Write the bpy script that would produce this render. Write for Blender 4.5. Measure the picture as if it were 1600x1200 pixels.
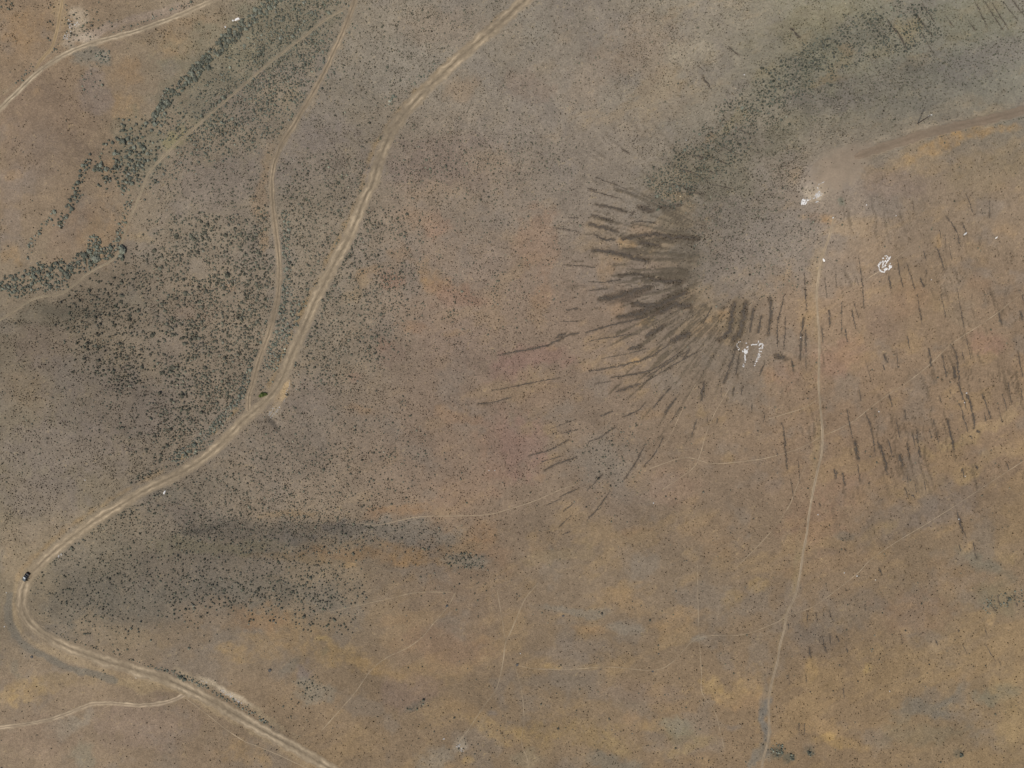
import bpy, math, random
import numpy as np
from mathutils import Vector

# ------------------------------------------------------------------ camera, sky, sun, exposure
random.seed(7)
scene = bpy.context.scene
for o in list(bpy.data.objects):
    bpy.data.objects.remove(o, do_unlink=True)
COL = scene.collection
CAM_H, FPX, CU, CV = 324.0, 1080.0, 800.0, 600.0      # drone height, focal length in photo pixels, photo centre
cam_data = bpy.data.cameras.new('camera')
cam_data.sensor_width = 36.0
cam_data.lens = 36.0 * FPX / 1600.0
cam_data.clip_start = 1.0
cam_data.clip_end = 20000.0
cam = bpy.data.objects.new('camera', cam_data)
COL.objects.link(cam)
cam.location = (0, 0, CAM_H)
cam.rotation_euler = (0, 0, 0)                         # straight down, north up
scene.camera = cam

SUN_EL = math.radians(56)
SUN_H = Vector((-0.49, -0.87)).normalized()            # towards the sun, south-south-west
world = bpy.data.worlds.new('World')
scene.world = world
world.use_nodes = True
wn = world.node_tree
for n in list(wn.nodes):
    wn.nodes.remove(n)
sky = wn.nodes.new('ShaderNodeTexSky')
sky.sky_type = 'NISHITA'
sky.sun_disc = False
sky.sun_elevation = SUN_EL
sky.sun_rotation = math.atan2(SUN_H.x, SUN_H.y)
sky.air_density = 1.0
sky.dust_density = 3.0
bg = wn.nodes.new('ShaderNodeBackground')
bg.inputs['Strength'].default_value = 0.09
wo = wn.nodes.new('ShaderNodeOutputWorld')
wn.links.new(sky.outputs[0], bg.inputs['Color'])
wn.links.new(bg.outputs[0], wo.inputs['Surface'])

sun_data = bpy.data.lights.new('sun', 'SUN')
sun_data.energy = 3.0
sun_data.angle = math.radians(0.8)
sun_data.color = (1.0, 0.95, 0.87)
sun = bpy.data.objects.new('sun', sun_data)
COL.objects.link(sun)
d = Vector((-SUN_H.x * math.cos(SUN_EL), -SUN_H.y * math.cos(SUN_EL), -math.sin(SUN_EL)))
sun.rotation_euler = d.to_track_quat('-Z', 'Y').to_euler()
sun.location = (-60, -110, 200)

scene.render.engine = 'CYCLES'
scene.view_settings.view_transform = 'Standard'
scene.view_settings.look = 'None'
scene.view_settings.exposure = 0.0
scene.view_settings.gamma = 1.0
scene.view_settings.use_curve_mapping = False

# ------------------------------------------------------------------ helpers
rng = np.random.default_rng(11)

def smooth(t):
    t = np.clip(t, 0, 1)
    return t * t * (3 - 2 * t)

_tabs = {}
def vnoise(x, y, seed=0):
    """value noise, 0..1, period 256"""
    if seed not in _tabs:
        _tabs[seed] = np.random.default_rng(1000 + seed).random((256, 256))
    T = _tabs[seed]
    xi = np.floor(x); yi = np.floor(y)
    fx = x - xi; fy = y - yi
    fx = fx * fx * (3 - 2 * fx); fy = fy * fy * (3 - 2 * fy)
    xi = xi.astype(np.int64) & 255; yi = yi.astype(np.int64) & 255
    x1 = (xi + 1) & 255; y1 = (yi + 1) & 255
    a = T[yi, xi]; b = T[yi, x1]; c = T[y1, xi]; e = T[y1, x1]
    return (a + (b - a) * fx) * (1 - fy) + (c + (e - c) * fx) * fy

def fbm(x, y, scale, seed=0, octv=4, gain=0.5):
    s = 0; a = 1.0; t = 0
    x = x / scale; y = y / scale
    for i in range(octv):
        s = s + a * vnoise(x + 17.3 * i, y + 9.1 * i, seed + i)
        t += a; a *= gain; x = x * 2.03; y = y * 2.03
    return s / t

def lin(c):
    c = np.asarray(c, float) / 255.0
    return np.where(c <= 0.04045, c / 12.92, ((c + 0.055) / 1.055) ** 2.4)

LIGHT = 1.06                       # brightness of a white sheet lying in this light
def alb(c):
    return lin(c) / LIGHT

# ------------------------------------------------------------------ relief of the hillside (world metres)
def g2(x, y, u, v, su, sv, ang, amp):
    cx = (u - CU) * 0.3; cy = (CV - v) * 0.3
    a = math.radians(ang); ca, sa = math.cos(a), math.sin(a)
    dx = x - cx; dy = y - cy
    p = (dx * ca + dy * sa) / (su * 0.3); q = (-dx * sa + dy * ca) / (sv * 0.3)
    return amp * np.exp(-0.5 * (p * p + q * q))

def seg_dist(x, y, pts):
    """distance (m) and parameter along a polyline given in photo pixels"""
    best = np.full(np.shape(x), 1e9)
    for (u0, v0), (u1, v1) in zip(pts[:-1], pts[1:]):
        ax, ay = (u0 - CU) * 0.3, (CV - v0) * 0.3
        bx, by = (u1 - CU) * 0.3, (CV - v1) * 0.3
        ex, ey = bx - ax, by - ay
        t = np.clip(((x - ax) * ex + (y - ay) * ey) / (ex * ex + ey * ey), 0, 1)
        best = np.minimum(best, np.hypot(x - ax - t * ex, y - ay - t * ey))
    return best

DRAW = [(470, -60), (340, 75), (262, 150), (215, 235), (170, 380), (60, 450), (-80, 530)]
SWALE = [(-60, 960), (140, 880), (330, 828), (520, 822), (700, 830), (840, 800)]
SPUR = [(1300, 330), (1280, 430), (1282, 650), (1250, 880), (1205, 1080), (1190, 1300)]
RIDGE = [(1290, 290), (1370, 240), (1500, 195), (1700, 150), (2000, 90)]

def relief(x, y):
    x = np.asarray(x, float); y = np.asarray(y, float)
    h = -6 + 0.018 * x + 0.006 * y
    h = h + g2(x, y, 1310, 300, 190, 170, 20, 17)
    h = h + 9 * np.exp(-0.5 * (seg_dist(x, y, RIDGE) / 40) ** 2)
    ds = seg_dist(x, y, SPUR)
    h = h + 7 * np.exp(-0.5 * (ds / 40) ** 2)
    h = h + g2(x, y, 1500, 900, 200, 120, 25, 5)
    h = h - 6 * np.exp(-0.5 * (seg_dist(x, y, DRAW) / 16) ** 2)
    h = h - 4.5 * np.exp(-0.5 * (seg_dist(x, y, SWALE) / 11) ** 2)
    h = h + g2(x, y, 60, 690, 140, 110, 20, 9)
    h = h + g2(x, y, 90, 230, 120, 140, 30, 6)
    h = h + g2(x, y, 450, 1050, 220, 90, -15, 5)
    h = h + (fbm(x + 900, y + 900, 70, 40, 3) - 0.5) * 10
    h = h + (fbm(x + 500, y + 500, 11, 50, 2) - 0.5) * 0.7
    return h

def P(u, v):
    """photo pixel -> point on the ground"""
    u = np.asarray(u, float); v = np.asarray(v, float)
    h = np.zeros(np.shape(u))
    for _ in range(9):
        k = (CAM_H - h) / FPX
        h = 0.35 * h + 0.65 * relief((u - CU) * k, (CV - v) * k)
    k = (CAM_H - h) / FPX
    x = (u - CU) * k; y = (CV - v) * k
    return x, y, relief(x, y)

def UV(x, y, h):
    k = FPX / (CAM_H - h)
    return CU + x * k, CV - y * k

# ------------------------------------------------------------------ objects
def mesh_np(name, V, F, col=None, smooth_shade=False):
    """V (n,3), F (m,3|4) arrays"""
    me = bpy.data.meshes.new(name)
    V = np.ascontiguousarray(V, np.float32); F = np.ascontiguousarray(F, np.int32)
    k = F.shape[1]
    me.vertices.add(len(V)); me.vertices.foreach_set('co', V.ravel())
    me.loops.add(F.size); me.loops.foreach_set('vertex_index', F.ravel())
    me.polygons.add(len(F))
    me.polygons.foreach_set('loop_start', np.arange(0, F.size, k, dtype=np.int32))
    me.polygons.foreach_set('loop_total', np.full(len(F), k, np.int32))
    me.update(calc_edges=True)
    if col is not None:
        a = me.attributes.new('cover', 'FLOAT_COLOR', 'POINT')
        c = np.ones((len(V), 4), np.float32); c[:, :3] = col
        a.data.foreach_set('color', c.ravel())
    me.polygons.foreach_set('use_smooth', np.full(len(F), smooth_shade))
    return me

def link(name, me, mat=None, parent=None, loc=None):
    o = bpy.data.objects.new(name, me); COL.objects.link(o)
    if mat is not None and me is not None and len(me.materials) == 0:
        me.materials.append(mat)
    if parent is not None:
        o.parent = parent
    if loc is not None:
        o.location = loc
    return o

def tag(o, label=None, cat=None, group=None, kind=None):
    if label: o['label'] = label
    if cat: o['category'] = cat
    if group: o['group'] = group
    if kind: o['kind'] = kind
    return o

def new_mat(name):
    m = bpy.data.materials.new(name); m.use_nodes = True
    nt = m.node_tree
    b = nt.nodes['Principled BSDF']
    return m, nt, b

def plain(name, col, rough=0.6, metal=0.0, noise=0.15, scale=4.0, spec=0.5):
    m, nt, b = new_mat(name)
    tc = nt.nodes.new('ShaderNodeTexCoord')
    nz = nt.nodes.new('ShaderNodeTexNoise'); nz.inputs['Scale'].default_value = scale; nz.inputs['Detail'].default_value = 4
    nt.links.new(tc.outputs['Object'], nz.inputs['Vector'])
    rp = nt.nodes.new('ShaderNodeMapRange')
    rp.inputs['From Min'].default_value = 0.3; rp.inputs['From Max'].default_value = 0.7
    rp.inputs['To Min'].default_value = 1 - noise; rp.inputs['To Max'].default_value = 1 + noise
    nt.links.new(nz.outputs['Fac'], rp.inputs['Value'])
    mx = nt.nodes.new('ShaderNodeVectorMath'); mx.operation = 'SCALE'
    mx.inputs[0].default_value = col[:3]
    nt.links.new(rp.outputs[0], mx.inputs['Scale'])
    nt.links.new(mx.outputs[0], b.inputs['Base Color'])
    b.inputs['Roughness'].default_value = rough; b.inputs['Metallic'].default_value = metal
    b.inputs['Specular IOR Level'].default_value = spec
    return m

def cover_mat(name, fine, coarse, bump, amt1, amt2, bstr=0.6, rough=0.95):
    """soil, grass or rock: the mesh carries its own cover colour, nodes add grain and relief"""
    m, nt, b = new_mat(name)
    L = nt.links
    at = nt.nodes.new('ShaderNodeAttribute'); at.attribute_name = 'cover'
    gm = nt.nodes.new('ShaderNodeNewGeometry')
    def noise(scale, detail, lo, hi):
        nz = nt.nodes.new('ShaderNodeTexNoise'); nz.inputs['Scale'].default_value = scale
        nz.inputs['Detail'].default_value = detail; nz.inputs['Roughness'].default_value = 0.65
        L.new(gm.outputs['Position'], nz.inputs['Vector'])
        r = nt.nodes.new('ShaderNodeMapRange')
        r.inputs['From Min'].default_value = 0.28; r.inputs['From Max'].default_value = 0.72
        r.inputs['To Min'].default_value = lo; r.inputs['To Max'].default_value = hi
        L.new(nz.outputs['Fac'], r.inputs['Value'])
        return nz, r
    n1, r1 = noise(fine, 3.0, 1 - amt1, 1 + amt1)
    n2, r2 = noise(coarse, 4.0, 1 - amt2, 1 + amt2)
    mu = nt.nodes.new('ShaderNodeMath'); mu.operation = 'MULTIPLY'
    L.new(r1.outputs[0], mu.inputs[0]); L.new(r2.outputs[0], mu.inputs[1])
    sc = nt.nodes.new('ShaderNodeVectorMath'); sc.operation = 'SCALE'
    L.new(at.outputs['Color'], sc.inputs[0]); L.new(mu.outputs[0], sc.inputs['Scale'])
    L.new(sc.outputs[0], b.inputs['Base Color'])
    b.inputs['Roughness'].default_value = rough
    b.inputs['Specular IOR Level'].default_value = 0.1
    if bump > 0:
        bp = nt.nodes.new('ShaderNodeBump'); bp.inputs['Strength'].default_value = bstr
        bp.inputs['Distance'].default_value = bump
        L.new(n1.outputs['Fac'], bp.inputs['Height'])
        L.new(bp.outputs['Normal'], b.inputs['Normal'])
    return m

M_GROUND = cover_mat('dry_grass_and_soil', 1.35, 0.16, 0.40, 0.20, 0.06, 0.8)
M_ROAD = cover_mat('packed_dirt', 1.6, 0.3, 0.08, 0.09, 0.05, 0.4)
M_SHRUB = cover_mat('sagebrush_leaves', 3.0, 0.7, 0.0, 0.25, 0.15)
M_ROCK = cover_mat('basalt_rubble', 2.5, 0.5, 0.1, 0.2, 0.1)
M_WHITE = cover_mat('whitewashed_stone', 2.5, 0.6, 0.05, 0.12, 0.05)

# ------------------------------------------------------------------ what the photograph shows, in photo pixels
def catmull(pts, step=2.5):
    pts = np.asarray(pts, float)
    ext = np.vstack([2 * pts[0] - pts[1], pts, 2 * pts[-1] - pts[-2]])
    out = []
    for i in range(1, len(ext) - 2):
        p0, p1, p2, p3 = ext[i - 1], ext[i], ext[i + 1], ext[i + 2]
        n = max(2, int(np.hypot(*(p2 - p1)[:2]) / step))
        t = np.linspace(0, 1, n, endpoint=False)[:, None]
        out.append(0.5 * ((2 * p1) + (-p0 + p2) * t + (2 * p0 - 5 * p1 + 4 * p2 - p3) * t ** 2 + (-p0 + 3 * p1 - 3 * p2 + p3) * t ** 3))
    out.append(ext[-2][None])
    return np.vstack(out)

# name, points (u, v[, width px]), width, colour, kind of surface
TAN = (160, 141, 117); GREYTAN = (138, 124, 103); PALE = (172, 153, 130); BROWNROAD = (140, 122, 103)
ROADS = [
 ('dirt_road', 'main', [(640, 1275), (580, 1235), (520, 1203), (460, 1168), (400, 1135), (350, 1106), (300, 1080), (262, 1062), (225, 1051), (175, 1036), (125, 1019), (82, 999), (52, 978), (37, 955), (35, 930), (44, 902), (75, 870), (112, 840), (150, 812), (187, 790), (225, 767), (255, 752), (287, 736), (325, 711), (357, 681), (384, 653), (412, 630), (437, 598), (457, 551), (475, 512), (492, 471), (508, 440), (525, 407), (541, 378), (556, 345), (572, 305), (581, 290), (590, 258), (602, 226), (615, 201), (634, 175), (664, 142), (702, 105), (739, 72), (777, 40), (804, 15), (850, -25), (930, -90)], 14, GREYTAN),
 ('dirt_road', 'fork', [(388, 645), (389, 620), (395, 600), (401, 575), (411, 545), (423, 512), (432, 475), (436, 440), (436, 407), (432, 370), (427, 332), (425, 300), (425, 275), (432, 245), (445, 217), (460, 195), (473, 172), (492, 140), (508, 110), (522, 80), (535, 52), (547, 22), (556, -5), (575, -80)], 9, (131, 117, 97)),
 ('dirt_road', 'northwest', [(-90, 255), (-40, 207), (0, 170), (25, 146), (62, 111), (100, 86), (137, 70), (175, 59), (212, 49), (245, 37), (275, 26), (307, 12), (340, -3), (420, -40)], 8.5, (150, 136, 114)),
 ('dirt_road', 'ridge', [(1720, 145), (1650, 160), (1600, 172), (1550, 185), (1500, 196), (1450, 208), (1412, 220), (1378, 231), (1352, 240), (1335, 246)], 15, (131, 115, 97)),
 ('dirt_track', 'draw', [(540, 12), (500, 37), (475, 57), (425, 95), (400, 116), (337, 171), (307, 197), (275, 225), (250, 250), (232, 272), (221, 300), (207, 332), (197, 357), (190, 382), (182, 400), (168, 411), (140, 426), (110, 450), (95, 459), (60, 465), (37, 476), (15, 491), (-60, 535)], 3.0, (136, 124, 103)),
 ('dirt_track', 'southwest', [(-80, 1150), (0, 1137), (37, 1132), (75, 1125), (100, 1117), (125, 1107), (145, 1100), (175, 1099), (212, 1102), (245, 1100), (270, 1094), (294, 1083)], 7, (152, 136, 114)),
 ('dirt_track', 'spur', [(1303, 340), (1295, 372), (1283, 405), (1280, 425), (1276, 462), (1278, 495), (1280, 525), (1280, 562), (1279, 600), (1282, 637), (1285, 675), (1284, 707), (1277, 737), (1270, 770), (1264, 805), (1260, 837), (1255, 862), (1250, 897), (1242, 932), (1230, 957), (1225, 985), (1219, 1007), (1214, 1037), (1205, 1070), (1201, 1100), (1202, 1137), (1199, 1162), (1190, 1200), (1180, 1290)], 3.6, (144, 129, 108)),
 ('dirt_track', 'northwest side', [(98, -60), (97, 0), (92, 32), (87, 57), (80, 75), (66, 92), (55, 108)], 6, (150, 130, 100)),
]
TRAILS = [
 ('east of the spur track', [(1700, 395), (1600, 457), (1557, 490), (1525, 512), (1487, 537), (1450, 572), (1415, 599), (1390, 615), (1360, 637), (1335, 657), (1307, 672), (1285, 681), (1250, 700), (1200, 715), (1150, 722), (1112, 724), (1070, 715), (1015, 732)], 1.7),
 ('past the white stone ring', [(1475, 345), (1445, 370), (1417, 390), (1395, 407), (1372, 425), (1312, 462)], 1.3),
 ('southeast', [(1700, 660), (1600, 720), (1550, 752), (1500, 785), (1450, 817), (1400, 847), (1360, 875), (1337, 898), (1275, 945), (1237, 960), (1200, 978), (1157, 992), (1092, 996), (1050, 1035), (1020, 1047), (950, 1042), (900, 1045), (837, 1045), (812, 1040)], 1.5),
 ('west of the spur track', [(1280, 622), (1257, 637), (1225, 647), (1200, 655)], 1.6),
 ('below the white numeral', [(1140, 607), (1117, 645), (1102, 682), (1095, 707), (1082, 732), (1035, 765)], 1.5),
 ('faint slope', [(1087, 600), (1070, 632), (1045, 685), (1030, 700)], 1.2),
 ('across the parcel', [(900, 757), (875, 765), (837, 782), (800, 794), (762, 804), (712, 806), (650, 808), (592, 820), (560, 817)], 1.7),
 ('south two-track', [(842, 910), (820, 937), (800, 983), (790, 1005), (785, 1040), (775, 1077), (757, 1102), (735, 1135), (717, 1160)], 2.6),
 ('south spur of the two-track', [(777, 922), (785, 970), (789, 1000)], 1.6),
 ('southwest diagonal', [(502, 1142), (535, 1105), (555, 1082), (580, 1047), (605, 1027), (637, 1012), (660, 995), (675, 977), (700, 947), (712, 925)], 2.0),
 ('south edge', [(510, 957), (555, 947), (600, 937), (650, 926), (707, 925)], 1.5),
 ('long north-south', [(1090, 880), (1090, 900), (1092, 987), (1096, 1050), (1097, 1082), (1117, 1112), (1127, 1150), (1133, 1175)], 1.4),
 ('south loop', [(805, 1042), (815, 1080), (819, 1125), (815, 1160), (825, 1190), (830, 1240)], 1.5),
 ('diagonal below the spur', [(1260, 725), (1245, 760), (1232, 792), (1200, 836), (1150, 887)], 1.5),
 ('roadside', [(265, 1070), (278, 1081), (292, 1092), (325, 1117), (350, 1137), (380, 1157), (400, 1165), (437, 1180), (475, 1198), (540, 1225)], 2.0),
]
DITCHES = [  # dark gravel lines beside the bend
 [(15, 930), (12, 955), (18, 980), (40, 1010), (75, 1027), (110, 1044), (145, 1053), (180, 1063)],
]

# colour of the ground, broad averages every 200 px
GRID = np.array([
 [(137,117,95),(129,116,98),(131,121,106),(134,124,110),(136,125,111),(138,128,112),(129,123,104),(127,122,108)],
 [(131,113,93),(127,116,101),(129,118,103),(136,120,104),(131,119,106),(115,107,95),(137,123,109),(139,121,101)],
 [(124,112,97),(126,114,100),(128,117,103),(137,119,104),(133,115,100),(119,107,95),(139,118,98),(139,118,97)],
 [(125,114,100),(122,111,99),(126,113,101),(133,115,101),(132,115,100),(134,115,97),(138,116,96),(139,117,96)],
 [(127,115,99),(118,109,99),(128,115,99),(133,114,96),(131,114,96),(131,114,96),(135,115,94),(135,116,94)],
 [(139,121,102),(133,115,96),(132,113,92),(132,113,92),(134,115,93),(133,113,91),(134,113,89),(138,118,93)]], float)

GRID[0, 5:] *= 1.05; GRID[1, 5] *= 1.05; GRID[0, 6:] *= 1.05; GRID[2:4, 0:3] *= 1.035; GRID[4, 0:3] *= 1.02; GRID[0:2, 0:2] *= 1.02
GRID[0:5, 1:3] += np.array([2, 1, 0]); GRID[2:5, 0] += np.array([-1, -1, -2])
GOLD = (176, 139, 86); GB = (152, 122, 86); OR = (150, 114, 80); RED = (143, 110, 95); MAUVE = (133, 121, 114); DGREY = (106, 99, 94)
OLIVE = (122, 116, 97); GREEN = (100, 103, 88); CREAM = (188, 172, 150); PINK = (160, 142, 126); DARK = (88, 77, 67); PURP = (108, 100, 100)
BLUEG = (112, 112, 106)
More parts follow.
